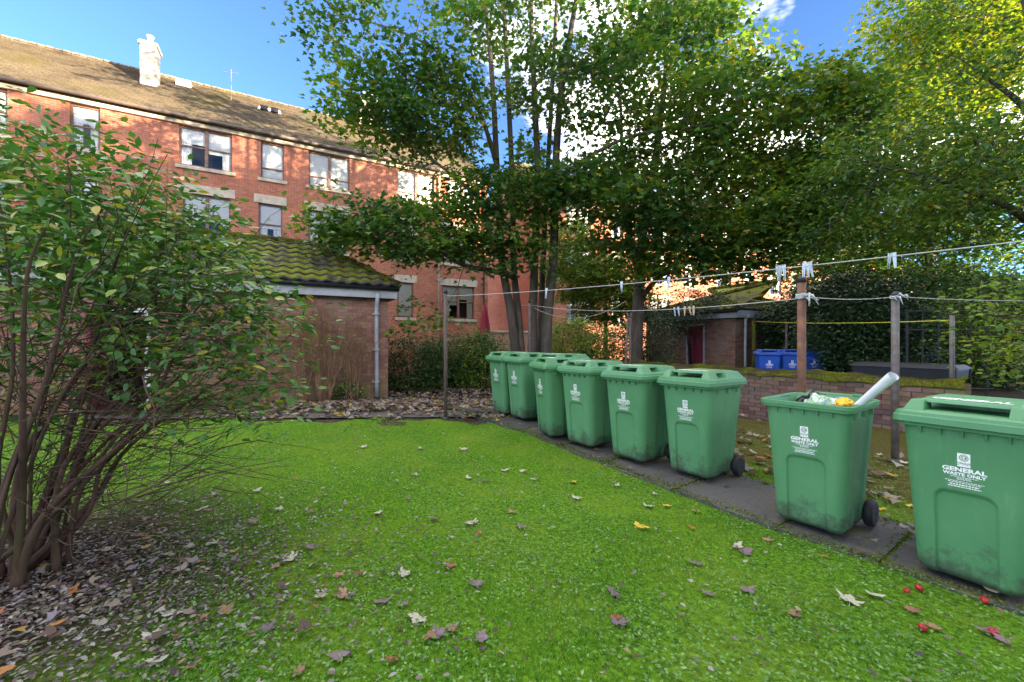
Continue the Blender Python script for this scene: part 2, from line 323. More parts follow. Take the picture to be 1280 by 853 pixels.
def ground_mats():
    m, t, b, o = newmat('lawn_turf')
    f = noise_n(t, 1.2, 5, 0.6); f2 = noise_n(t, 40, 5, 0.7); f3 = noise_n(t, 0.6, 5, 0.65)
    c = ramp(t, f2, [(0.32, (0.022, 0.042, 0.008)), (0.5, (0.075, 0.170, 0.012)), (0.72, (0.155, 0.315, 0.02))])  # dark stop: soil and moss, also painted shadow between the grass blades
    c = mixc(t, ramp(t, f, [(0.45, (0, 0, 0)), (0.7, (0.7, 0.7, 0.7))]), c, (0.14, 0.21, 0.02))
    # bare earth under the shrub and along the far side: a mask with its own ragged outline
    g = N(t, 'ShaderNodeNewGeometry').outputs['Position']
    def spot(cx, cy, r0, r1):
        d = N(t, 'ShaderNodeVectorMath', operation='DISTANCE'); t.links.new(g, d.inputs[0]); d.inputs[1].default_value = (cx, cy, 0)
        a = N(t, 'ShaderNodeMath', operation='MULTIPLY_ADD'); t.links.new(f3, a.inputs[0]); a.inputs[1].default_value = 1.6; t.links.new(d.outputs['Value'], a.inputs[2])
        mr = N(t, 'ShaderNodeMapRange'); mr.inputs['From Min'].default_value = r1 + 0.8; mr.inputs['From Max'].default_value = r0 + 0.8; t.links.new(a.outputs[0], mr.inputs['Value'])
        return mr.outputs[0]
    soil = ramp(t, f2, [(0.3, (0.022, 0.016, 0.012)), (0.7, (0.07, 0.052, 0.036))])
    c = mixc(t, spot(-3.4, 2.2, .9, 2.0), c, soil)
    dt = N(t, 'ShaderNodeVectorMath', operation='DOT_PRODUCT'); t.links.new(g, dt.inputs[0]); dt.inputs[1].default_value = tuple(PN)
    fa = N(t, 'ShaderNodeMath', operation='MULTIPLY_ADD'); t.links.new(noise_n(t, 2.4, 6, 0.7), fa.inputs[0]); fa.inputs[1].default_value = 2.2; t.links.new(dt.outputs['Value'], fa.inputs[2])
    mr = N(t, 'ShaderNodeMapRange'); k0 = EDGE_A.dot(PN) + PW; mr.inputs['From Min'].default_value = k0 + 1.15; mr.inputs['From Max'].default_value = k0 + 1.75; t.links.new(fa.outputs[0], mr.inputs['Value'])
    c = mixc(t, mr.outputs[0], c, ramp(t, f2, [(0.3, (0.03, 0.026, 0.014)), (0.7, (0.13, 0.12, 0.03))]))
    t.links.new(c, b.inputs['Base Color']); b.inputs['Roughness'].default_value = 1.0; b.inputs['Specular IOR Level'].default_value = 0.05
    bump(t, b, f2, 0.8, 0.02); M['lawn_turf'] = m
    m, t, b, o = newmat('soil')
    f = noise_n(t, 12, 7, 0.7); f2 = noise_n(t, 0.8, 5, 0.6)
    c = ramp(t, f, [(0.3, (0.022, 0.016, 0.011)), (0.7, (0.085, 0.062, 0.042))])
    c = mixc(t, ramp(t, f2, [(0.5, (0, 0, 0)), (0.68, (0.7, 0.7, 0.7))]), c, (0.05, 0.07, 0.015))
    t.links.new(c, b.inputs['Base Color']); b.inputs['Roughness'].default_value = 1.0; b.inputs['Specular IOR Level'].default_value = 0.1
    bump(t, b, f, 0.8, 0.03); M['soil'] = m
    m, t, b, o = newmat('slab')
    f = noise_n(t, 50, 5, 0.7); f2 = noise_n(t, 2.2, 7, 0.7); ra = rnd(t)
    c = ramp(t, f, [(0.3, (0.034, 0.033, 0.033)), (0.7, (0.085, 0.083, 0.08))])
    c = mixc(t, 1.0, c, ramp(t, ra, [(0, (0.8, 0.8, 0.82)), (1, (1.25, 1.22, 1.18))]), 'MULTIPLY')
    c = mixc(t, ramp(t, f2, [(0.55, (0, 0, 0)), (0.68, (0.85, 0.85, 0.85))]), c, (0.085, 0.105, 0.018))
    t.links.new(c, b.inputs['Base Color']); b.inputs['Roughness'].default_value = 0.75
    bump(t, b, f, 0.5, 0.006); M['slab'] = m
ground_mats()

# ------------------------------------------------------------------ mesh helpers
class MB:
    def __init__(s): s.v = []; s.f = []; s.uv = None
    def add(s, vs, fs):
        o = len(s.v); s.v += [tuple(p) for p in vs]; s.f += [tuple(i + o for i in f) for f in fs]; return s
    def box(s, x0, x1, y0, y1, z0, z1, top=None):
        a = (x0, x1, y0, y1) if top is None else top
        return s.add([(x0, y0, z0), (x1, y0, z0), (x1, y1, z0), (x0, y1, z0), (a[0], a[2], z1), (a[1], a[2], z1), (a[1], a[3], z1), (a[0], a[3], z1)],
              [(3, 2, 1, 0), (4, 5, 6, 7), (0, 1, 5, 4), (1, 2, 6, 5), (2, 3, 7, 6), (3, 0, 4, 7)])
    def tube(s, pts, rad, n=8, caps=True):
        pts = [Vector(p) for p in pts]; k = len(pts)
        if not hasattr(rad, '__len__'): rad = [rad] * k
        vs = []; ref = None
        for i, p in enumerate(pts):
            d = (pts[min(i + 1, k - 1)] - pts[max(i - 1, 0)])
            d = d.normalized() if d.length > 1e-9 else Vector((0, 0, 1))
            if ref is None: ref = Vector((1, 0, 0)) if abs(d.x) < 0.8 else Vector((0, 1, 0))
            a = (ref - d * ref.dot(d)).normalized(); ref = a; b2 = d.cross(a)
            for j in range(n):
                an = 2 * math.pi * j / n
                vs.append(p + (a * math.cos(an) + b2 * math.sin(an)) * rad[i])
        fs = [(i * n + j, i * n + (j + 1) % n, (i + 1) * n + (j + 1) % n, (i + 1) * n + j) for i in range(k - 1) for j in range(n)]
        if caps: fs += [tuple(range(n - 1, -1, -1)), tuple((k - 1) * n + j for j in range(n))]
        return s.add(vs, fs)
    def lathe(s, prof, n=16, M=None):
        vs = []
        for r, z in prof:
            for j in range(n):
                a = 2 * math.pi * j / n; p = Vector((r * math.cos(a), r * math.sin(a), z)); vs.append(M @ p if M else p)
        k = len(prof)
        fs = [(i * n + j, i * n + (j + 1) % n, (i + 1) * n + (j + 1) % n, (i + 1) * n + j) for i in range(k - 1) for j in range(n)]
        fs += [tuple(range(n - 1, -1, -1)), tuple((k - 1) * n + j for j in range(n))]
        return s.add(vs, fs)
    def mesh(s, name, mat, smooth=False, bevel=0.0, seg=2):
        me = bpy.data.meshes.new(name); me.from_pydata(s.v, [], s.f)
        if bevel:
            bm = bmesh.new(); bm.from_mesh(me); bmesh.ops.remove_doubles(bm, verts=bm.verts, dist=1e-5)
            bmesh.ops.bevel(bm, geom=bm.edges[:], offset=bevel, segments=seg, affect='EDGES', profile=0.6, clamp_overlap=True); bm.to_mesh(me); bm.free()
        me.materials.append(M[mat] if isinstance(mat, str) else mat)
        if smooth: me.polygons.foreach_set('use_smooth', [True] * len(me.polygons))
        me.update(); return me
    def build(s, name, mat, parent=None, smooth=False, bevel=0.0, seg=2):
        return link(name, s.mesh(name, mat, smooth, bevel, seg), parent)
def link(name, me, parent=None):
    o = bpy.data.objects.new(name, me); COL.objects.link(o)
    if parent is not None: o.parent = parent
    return o
def tag(o, label=None, cat=None, group=None, kind=None):
    if label: o['label'] = label
    if cat: o['category'] = cat
    if group: o['group'] = group
    if kind: o['kind'] = kind
    return o
def thing(name, label, cat, loc=(0, 0, 0), rz=0.0, group=None):
    o = bpy.data.objects.new(name, None); COL.objects.link(o); o.location = loc; o.rotation_euler = (0, 0, rz); o.empty_display_size = 0.2
    return tag(o, label, cat, group)
def copy_tree(o, parent=None):
    c = o.copy(); COL.objects.link(c); c.parent = parent
    for ch in list(o.children): copy_tree(ch, c)
    return c

def np_mesh(name, verts, loops, starts, mat, smooth=False):
    me = bpy.data.meshes.new(name)
    me.vertices.add(len(verts)); me.vertices.foreach_set('co', np.ascontiguousarray(verts, dtype=np.float32).ravel())
    me.loops.add(len(loops)); me.loops.foreach_set('vertex_index', np.ascontiguousarray(loops, dtype=np.int32))
    me.polygons.add(len(starts)); me.polygons.foreach_set('loop_start', np.ascontiguousarray(starts, dtype=np.int32))
    me.materials.append(M[mat])
    if smooth: me.polygons.foreach_set('use_smooth', np.ones(len(starts), dtype=bool))
    me.update(calc_edges=True); me.validate(); return me

LEAF = {
 'maple': (np.array([(0, 0, 0), (.26, .02, .03), (.5, .38, .10), (.20, .47, .02), (0, 1, -.06), (-.20, .47, .02), (-.5, .38, .10), (-.26, .02, .03)], float), [(0, 1, 2, 3, 4, 5, 6, 7)]),
 'oval': (np.array([(0, 0, 0), (.23, .3, .06), (.2, .65, .05), (0, 1, -.05), (-.2, .65, .05), (-.23, .3, .06)], float), [(0, 1, 2, 3), (0, 3, 4, 5)]),
 'small': (np.array([(0, 0, 0), (.27, .45, .06), (0, 1, 0), (-.27, .45, .06)], float), [(0, 1, 2, 3)]),
 'blade': (np.array([(.035, 0, 0), (-.035, 0, 0), (-.026, .55, .06), (0, 1, .24), (.026, .55, .06)], float), [(0, 1, 2, 4), (4, 2, 3)]),
 'tri': (np.array([(.05, 0, 0), (-.05, 0, 0), (0, 1, .1)], float), [(0, 1, 2)]),
}
def unit(a): return a / np.maximum(np.linalg.norm(a, axis=1, keepdims=True), 1e-9)
def leaves(name, pos, size, axis, nrm, mat, tmpl='oval'):
    tv, tf = LEAF[tmpl]; n = len(pos); k = len(tv)
    ax = unit(axis); nr = unit(nrm - ax * np.sum(nrm * ax, axis=1, keepdims=True)); bi = np.cross(ax, nr)
    V = pos[:, None, :] + size[:, None, None] * (tv[None, :, 0, None] * bi[:, None, :] + tv[None, :, 1, None] * ax[:, None, :] + tv[None, :, 2, None] * nr[:, None, :])
    lp = np.concatenate([np.array(f) for f in tf]); ln = [len(f) for f in tf]
    loops = (lp[None, :] + (np.arange(n) * k)[:, None]).ravel()
    st = np.concatenate([[0], np.cumsum(ln)[:-1]])
    starts = (st[None, :] + (np.arange(n) * len(lp))[:, None]).ravel()
    return np_mesh(name, V.reshape(-1, 3), loops, starts, mat)

# ------------------------------------------------------------------ ground, lawn, paths
def lawn_z(x, y): return 0.012 * math.sin(x * 1.3 + 0.7) * math.cos(y * 1.1) + 0.008 * math.sin(3.1 * x - 2.0 * y) + rise(y)
o = MB().add([(-600, -600, -0.05), (600, -600, -0.05), (600, 900, -0.05), (-600, 900, -0.05)], [(0, 1, 2, 3)]).build('ground', 'soil'); tag(o, kind='structure')

def path_side(x, y): return (Vector((x, y, 0)) - EDGE_A).dot(PN)         # <0 lawn, 0..PW path, beyond: mossy strip
mb = MB(); nx, ny = 130, 120
gx = np.linspace(-9, 7.2, nx); gy = np.linspace(-7, 7.4, ny)
def far_edge(x): return 6.75 + 0.15 * math.sin(2.3 * x) + 0.11 * math.sin(5.1 * x + 1) + .06 * math.sin(13.7 * x)
vs = []
for y in gy:
    for x in gx:
        fe = far_edge(x); yy = y if y < 5.4 else 5.4 + (y - 5.4) * (fe - 5.4) / 2.0
        vs.append((x, yy, lawn_z(x, yy)))
mb.add(vs, [(j * nx + i, j * nx + i + 1, (j + 1) * nx + i + 1, (j + 1) * nx + i) for j in range(ny - 1) for i in range(nx - 1)])
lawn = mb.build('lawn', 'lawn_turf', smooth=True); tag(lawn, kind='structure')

bed = []
for k_ in range(23):
    for b_ in (.03, PW - .03):
        q_ = EDGE_A + PD * (-1.6 + k_ * .48) + PN * b_; bed.append((q_.x, q_.y, rise(q_.y) - .012))
path = MB().add(bed, [(2 * k_, 2 * k_ + 2, 2 * k_ + 3, 2 * k_ + 1) for k_ in range(22)]).build('path', 'soil'); tag(path, kind='structure')
sl_len = [0.9, 0.62, 0.88, 0.9, 0.75, 0.9, 0.9, 0.6, 0.9, 0.86, 0.9, 0.9, 0.9]
a = -1.5
rs = random.Random(3)
for ln in sl_len:
    if a + ln > 8.9: break
    mb = MB(); n = 6
    prof = []
    g = 0.012
    pts = []
    for i in range(n + 1): pts.append((a + g + (ln - 2 * g) * i / n, 0.02 + rs.uniform(-0.02, 0.02)))
    for i in range(n + 1): pts.append((a + ln - g - (ln - 2 * g) * i / n, PW + rs.uniform(-0.02, 0.02)))
    tz = [0.024 + rs.uniform(-0.006, 0.006) for _ in range(3)]
    top = [EDGE_A + PD * p[0] + PN * p[1] + Vector((0, 0, 0.024 + 0.004 * math.sin(p[0] * 9))) for p in pts]
    for p in top: p.z += rise(p.y)
    bot = [p + Vector((0, 0, -0.075)) for p in top]
    k = len(top)
    mb.add(top + bot, [tuple(range(k))[::1], tuple(range(2 * k - 1, k - 1, -1))] + [(i, i + k, (i + 1) % k + k, (i + 1) % k) for i in range(k)])
    mb.build('paving_slab', 'slab', path)
    a += ln
joints = []; a = -1.5
for ln in sl_len: joints.append(a); a += ln
q = np.random.default_rng(19); n = 16000
side = q.uniform(0, 1, n); aa = q.uniform(-1.5, 8.6, n); jj = np.array(joints)[q.integers(0, len(joints), n)]
a_ = np.where(side < .35, jj + q.normal(0, .022 + .03 * np.abs(np.sin(jj * 7)), n), aa)
p_ = np.where(side < .35, q.uniform(0, PW, n), np.where(side < .7, .03 + np.abs(q.normal(0, .035 + .03 * np.sin(aa * 4.3) ** 2, n)), PW - .02 - np.abs(q.normal(0, .05 + .06 * np.sin(aa * 3.1) ** 2, n))))
mp = np.column_stack([EDGE_A.x + PD.x * a_ + PN.x * p_, EDGE_A.y + PD.y * a_ + PN.y * p_, np.full(n, .022)])
mp[:, 2] += np.array([rise(v_) for v_ in mp[:, 1]])
me = leaves('moss', mp, q.uniform(.010, .026, n), np.column_stack([q.normal(0, .8, n), q.normal(0, .8, n), np.abs(q.normal(.6, .3, n))]), q.normal(0, 1, (n, 3)), 'moss', 'small')
me.materials[0] = M['edge_moss']; tag(link('moss', me), 'moss and weeds in the joints and edges of the paving', 'moss', kind='stuff')
# the cross path in front of the brick outhouse
cpx = [-7.5, -5.0, -3.0, -1.4, -.3, .35]; cp0 = [6.85, 6.9, 6.95, 7.0, 7.05, 7.1]; cp1 = [7.15, 7.25, 7.4, 7.65, 7.8, 7.85]
o = MB().add([(x, y, rise(y) + .004) for x, y in zip(cpx + cpx, cp0 + cp1)], [(k_, k_ + 1, k_ + 7, k_ + 6) for k_ in range(5)]).build('path', 'slab'); tag(o, kind='structure')
bx_, by_ = np.linspace(-9.5, 3.2, 40), np.linspace(6.4, 11.2, 24)
o = MB().add([(x, y, rise(y) - .02 + .02 * math.sin(3 * x + 2 * y) * math.sin(2.2 * y)) for y in by_ for x in bx_], [(b_ * 40 + a_, b_ * 40 + a_ + 1, b_ * 40 + a_ + 41, b_ * 40 + a_ + 40) for b_ in range(23) for a_ in range(39)]).build('flower_bed', 'soil', smooth=True); tag(o, kind='structure')
# raised yard behind the garden wall
GW_V = Vector((5.1, 7.0, 0)).dot(Vd) + 0.02
yd = [uv(GW_V + 0.2, -2.0, 0.14), uv(GW_V + 30, -2.0, 0.14), uv(GW_V + 30, 40, 0.14), uv(GW_V + 0.2, 40, 0.14)]
o = MB().add(yd + [p - Vector((0, 0, 0.25)) for p in yd], [(0, 1, 2, 3), (0, 4, 5, 1), (1, 5, 6, 2), (2, 6, 7, 3), (3, 7, 4, 0)]).build('yard', 'soil'); tag(o, kind='structure')

# ------------------------------------------------------------------ tenements
def holes_wall(x0, x1, z0, z1, holes, y=0.0, reveal=0.14):
    xs = sorted({x0, x1, *[h[0] for h in holes], *[h[1] for h in holes]}); zs = sorted({z0, z1, *[h[2] for h in holes], *[h[3] for h in holes]})
    mb = MB(); uvs = []
    for i in range(len(xs) - 1):
        for j in range(len(zs) - 1):
            cx, cz = (xs[i] + xs[i + 1]) / 2, (zs[j] + zs[j + 1]) / 2
            if any(h[0] < cx < h[1] and h[2] < cz < h[3] for h in holes): continue
            mb.add([(xs[i], y, zs[j]), (xs[i + 1], y, zs[j]), (xs[i + 1], y, zs[j + 1]), (xs[i], y, zs[j + 1])], [(0, 1, 2, 3)])
    for a, b, c, d in holes:
        r = y + reveal
        mb.add([(a, y, c), (a, y, d), (a, r, d), (a, r, c)], [(0, 1, 2, 3)]); mb.add([(b, y, c), (b, r, c), (b, r, d), (b, y, d)], [(0, 1, 2, 3)])
        mb.add([(a, y, d), (b, y, d), (b, r, d), (a, r, d)], [(0, 1, 2, 3)]); mb.add([(a, y, c), (a, r, c), (b, r, c), (b, y, c)], [(0, 1, 2, 3)])
    return mb
def uv_box(me):            # metre uv by face direction
    l = me.uv_layers.new(name='UVMap'); co = me.vertices
    for p in me.polygons:
        n = p.normal
        for li in p.loop_indices:
            c = co[me.loops[li].vertex_index].co
            l.data[li].uv = (c.x + 0.3, c.z) if abs(n.y) >= abs(n.x) else (c.y, c.z)

def window(parent, a, b, c, d, double, style, rs, frame='timber_frame'):
    """a..b along the wall, c..d up, in an opening whose reveal is 0.14 deep"""
    w = MB(); y0, y1 = 0.075, 0.125; t = 0.055
    w.box(a, b, y0, y1, c, c + t * 1.3); w.box(a, b, y0, y1, d - t, d); w.box(a, a + t, y0, y1, c + t * 1.3, d - t); w.box(b - t, b, y0, y1, c + t * 1.3, d - t)
    bays = [(a + t, b - t)]
    if double:
        m = (a + b) / 2; w.box(m - t, m + t, y0 - 0.02, y1, c + t * 1.3, d - t); bays = [(a + t, m - t), (m + t, b - t)]
    rail = c + (d - c) * (0.52 if style == 'sash' else 0.30)
    for p, q in bays: w.box(p, q, y0 + 0.008, y1, rail - 0.025, rail + 0.025)
    win = w.build('window', frame, parent)
    for p, q in bays:
        for lo, hi, yy in ((c + t * 1.3, rail - 0.025, 0.105), (rail + 0.025, d - t, 0.098)):
            MB().add([(p, yy, lo), (q, yy, lo), (q, yy, hi), (p, yy, hi)], [(0, 1, 2, 3)]).build('pane', 'window_glass', win)
    kind = rs.random()
    for k, (p, q) in enumerate(bays):          # blind, or a pair of drawn-back curtains
        mb = MB()
        if style == 'blind':
            mb.add([(p, 0.15, c + (d - c) * .06), (q, 0.15, c + (d - c) * .06), (q, 0.15, d), (p, 0.15, d)], [(0, 1, 2, 3)])
        else:
            lo = c + (d - c) * (0.42 if rs.random() < .6 else .6)
            mb.add([(p, 0.15, lo), (q, 0.15, lo), (q, 0.15, d), (p, 0.15, d)], [(0, 1, 2, 3)])
            n = 10; wd = (q - p) * (0.28 + 0.25 * rs.random())
            for sgn in ((1, -1) if not double else ((1,) if k == 0 else (-1,))):
                e = p if sgn > 0 else q
                vs = []
                for i in range(n + 1):
                    xx = e + sgn * wd * i / n; vs += [(xx, 0.17 + 0.02 * math.sin(i * 1.9), c), (xx, 0.17 + 0.02 * math.sin(i * 1.9), lo)]
                mb.add(vs, [(2 * i, 2 * i + 2, 2 * i + 3, 2 * i + 1) for i in range(n)])
        mb.build('curtain', 'curtain', win)
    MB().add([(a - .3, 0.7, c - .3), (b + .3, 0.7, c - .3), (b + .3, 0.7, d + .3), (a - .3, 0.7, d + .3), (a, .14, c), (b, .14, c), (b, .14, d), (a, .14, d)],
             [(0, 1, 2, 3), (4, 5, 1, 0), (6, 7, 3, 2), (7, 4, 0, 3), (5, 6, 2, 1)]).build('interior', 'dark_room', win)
    return win

UF = 20.4
FL = {2: (8.32, 9.86), 1: (5.48, 7.25), 0: (2.6, 4.32)}
def tenement(label, v0, v1, u, wins, chims=(), depth=9.6, eave=10.28, ridge=13.95, flip=False, detail=True, seed=1):
    """front faces -U (towards the lawn) unless flip"""
    rs = random.Random(seed)
    t = thing('tenement', label, 'building', uv(v0, u), TH + (math.pi if flip else 0))
    if flip: t.location = uv(v1, u)
    Lg = v1 - v0
    hs = [(w[0], w[1], *FL[w[2]]) for w in wins]
    mb = holes_wall(0, Lg, -0.3, eave, hs)
    mb.add([(Lg, 0, -.3), (Lg, depth, -.3), (Lg, depth, eave), (Lg, depth / 2, ridge - .12), (Lg, 0, eave)], [(0, 1, 2, 3, 4)])
    mb.add([(0, 0, -.3), (0, 0, eave), (0, depth / 2, ridge - .12), (0, depth, eave), (0, depth, -.3)], [(0, 1, 2, 3, 4)])
    mb.add([(0, depth, -.3), (Lg, depth, -.3), (Lg, depth, eave), (0, depth, eave)], [(3, 2, 1, 0)])
    wall = mb.build('wall', 'facade_brick', t); uv_box(wall.data)
    # stepped courses of small roof tiles, one mesh to a slope
    ov = 0.24; nrow = 34
    roof = None
    for side in (0, 1):
        mb = MB(); run = depth / 2 + ov; zz0 = eave + 0.02 - ov * (ridge - eave) / (depth / 2)*0.55
        for i in range(nrow):
            f0, f1 = i / nrow, (i + 1) / nrow
            y0 = -ov + run * f0; y1 = -ov + run * f1 + 0.03
            z0 = zz0 + (ridge - zz0) * f0 + 0.03; z1 = zz0 + (ridge - zz0) * f1 + 0.008
            if side: y0, y1 = depth - y0, depth - y1
            pts = [(-.08, y0, z0 - .035), (Lg + .08, y0, z0 - .035), (Lg + .08, y0, z0), (-.08, y0, z0), (-.08, y1, z1), (Lg + .08, y1, z1)]
            mb.add(pts, [(0, 1, 2, 3), (3, 2, 5, 4)] if not side else [(3, 2, 1, 0), (4, 5, 2, 3)])
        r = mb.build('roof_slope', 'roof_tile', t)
        if side == 0: roof = r
    mb = MB(); n = int(Lg / 0.45)
    for i in range(n):
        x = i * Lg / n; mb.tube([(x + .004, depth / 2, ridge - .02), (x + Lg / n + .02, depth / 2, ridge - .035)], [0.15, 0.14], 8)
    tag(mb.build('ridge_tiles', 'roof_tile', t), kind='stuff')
    MB().tube([(-.1, -ov - .05, eave - .16), (Lg + .1, -ov - .05, eave - .2)], 0.075, 8).build('gutter', 'gutter', t, True)
    MB().box(-.05, Lg + .05, -ov + .03, -0.16, eave - .15, eave - .1).build('soffit', 'gutter', t)
    MB().box(-.05, Lg + .05, -0.12, -0.002, eave - .41, eave - .2).build('cornice', 'sandstone', t, bevel=0.02)
    for (a, b, fl, dbl, st) in wins:
        c, d = FL[fl]
        if detail: window(t, a, b, c, d, dbl, st, rs)
        else: MB().box(a, b, .1, .13, c, d).build('window', 'window_glass', t)
        MB().box(a - .12, b + .12, -.07, .1, c - .14, c - .005).build('sill', 'sandstone', t, bevel=0.012)
        if fl < 2: MB().box(a - .16, b + .16, -.035, .07, d + .004, d + .36).build('lintel', 'sandstone', t, bevel=0.01)
    for (x, y, wx, wy, zb, zt, pots) in chims:
        ch = MB(); ch.box(x - wx / 2, x + wx / 2, y - wy / 2, y + wy / 2, zb, zt - .18).box(x - wx / 2 - .06, x + wx / 2 + .06, y - wy / 2 - .06, y + wy / 2 + .06, zt - .178, zt - .06).box(x - wx / 2 - .02, x + wx / 2 + .02, y - wy / 2 - .02, y + wy / 2 + .02, zt - .058, zt)
        c = ch.build('chimney', 'render_cream', roof, bevel=0.015)
        for k in range(pots):
            px_ = x + (k - (pots - 1) / 2) * .34
            MB().lathe([(.13, zt - .02), (.12, zt + .1), (.105, zt + .3), (.135, zt + .34), (.135, zt + .4), (.1, zt + .4), (.09, zt + .2)], 14, Matrix.Translation((px_, y, 0))).build('chimney_pot', 'sandstone', roof, True)
    return t, roof
V0, V1 = -16.0, v_of(610, UF)
def cols(u, v0, spec): return [(v_of(p, u) - v0, v_of(q, u) - v0, fl, dbl, st) for p, q, fl, dbl, st in spec]
wins = cols(UF, V0, [(-45, 9, 2, True, 'sash'), (87, 125, 2, False, 'sash'), (224, 290, 2, True, 'sash'), (326, 355, 2, False, 'blind'), (386, 437, 2, True, 'blind'), (497, 543, 2, True, 'blind'), (560, 597, 2, True, 'blind'),
                     (-45, 9, 1, True, 'sash'), (87, 125, 1, False, 'blind'), (228, 288, 1, True, 'sash'), (323, 353, 1, False, 'sash'), (385, 433, 1, True, 'sash'), (497, 520, 1, False, 'sash'), (553, 593, 1, True, 'sash'),
                     (224, 290, 0, True, 'sash'), (326, 355, 0, False, 'sash'), (497, 517, 0, False, 'blind'), (553, 593, 0, True, 'sash')])
def roof_pt(px, py, u, depth=9.6, eave=10.28, ridge=13.95):      # where a sight line meets the front slope
    r = (px - 640) / FPX; k = (426.5 - py) / FPX; sl = (ridge - eave) / (depth / 2)
    lo, hi = 0.0, depth / 2
    for _ in range(50):
        m = (lo + hi) / 2; v = v_of(px, u + m); d = v * ST + (u + m) * CT
        if HC + k * d > eave + sl * m: lo = m
        else: hi = m
    return v_of(px, u + lo), lo, eave + sl * lo
cv, cd, cz = roof_pt(185, 108, UF)
chs = [(cv - V0, cd + .35, .56, .62, cz - .4, cz + 1.95, 1)]
main, main_roof = tenement('long red brick tenement with brown tiled roof and a cream chimney, behind the outhouse', V0, V1, UF, wins, chs + [(v_of(459, UF + 4.8) - V0, 4.8, 1.1, .7, 13.3, 15.4, 2)], seed=2)
# small things on the roof: vent box, rooflight, aerial
pv, pd, pz = roof_pt(230, 108, UF)
MB().box(pv - V0 - .28, pv - V0 + .28, pd - .2, pd + .3, pz - .1, pz + .22).build('roof_vent', 'white_paint', main_roof, bevel=.03)
pv, pd, pz = roof_pt(337, 139, UF)
mb = MB(); mb.box(pv - V0 - .55, pv - V0 + .55, pd - .45, pd + .55, pz - .35, pz + .18, top=(pv - V0 - .45, pv - V0 + .45, pd + .1, pd + .6)); mb.build('rooflight', 'white_paint', main_roof)
mb = MB()
for k in (-.22, .22): mb.box(pv - V0 + k - .16, pv - V0 + k + .16, pd - .42, pd - .30, pz - .18, pz + .02)
mb.build('rooflight_pane', 'dark_room', main_roof)
pv, pd, pz = roof_pt(289, 126, UF)
mb = MB(); x = pv - V0; mb.tube([(x, pd, pz - .1), (x, pd, pz + 1.5)], .018, 6); mb.tube([(x - .3, pd, pz + 1.3), (x + .3, pd, pz + 1.4)], .01, 4)
for k in range(5): mb.tube([(x - .25 + k * .12, pd - .18, pz + 1.32 + k * .02), (x - .25 + k * .12, pd + .18, pz + 1.32 + k * .02)], .007, 4)
mb.build('aerial', 'grey_pole', main_roof)
# downpipes and soil pipe on the front
for px_, mt in ((548, 'yellow_cord'), (604, 'gutter')):
    x = v_of(px_, UF) - V0
    mb = MB().tube([(x, -.38, 10.1), (x, -.1, 9.7), (x, -.08, 0)], .05, 8)
    for z in (2, 4.5, 7, 9.2): mb.box(x - .08, x + .08, -.14, -.002, z, z + .06)
    mb.build('downpipe', 'sandstone' if px_ == 548 else 'gutter', main, True)
W2 = 14.1
spec2 = []
for k in range(16):
    for fl in (0, 1, 2): spec2.append((1.2 + k * 3.6, 1.2 + k * 3.6 + (1.0 if k % 2 else 1.9), fl, k % 2 == 0, 'sash'))
ten2, _ = tenement('sunlit red brick tenement glimpsed through leaves beyond the gap', W2, W2 + 60, UF + .2, spec2, [(8, 4.8, 1.2, .7, 13.3, 15.2, 2)], seed=5)
spec3 = [(2 + k * 4.2, 3.6 + k * 4.2, fl, True, 'sash') for k in range(17) for fl in (0, 1, 2)]
ten3, _ = tenement('red brick tenement on the opposite side of the court, closing it off', -28, 46.0, -28.0, spec3, [(14, 4.8, 1.5, .8, 13.3, 15.6, 2), (33, 4.8, 1.5, .8, 13.3, 15.6, 2)], flip=True, detail=False, seed=9)

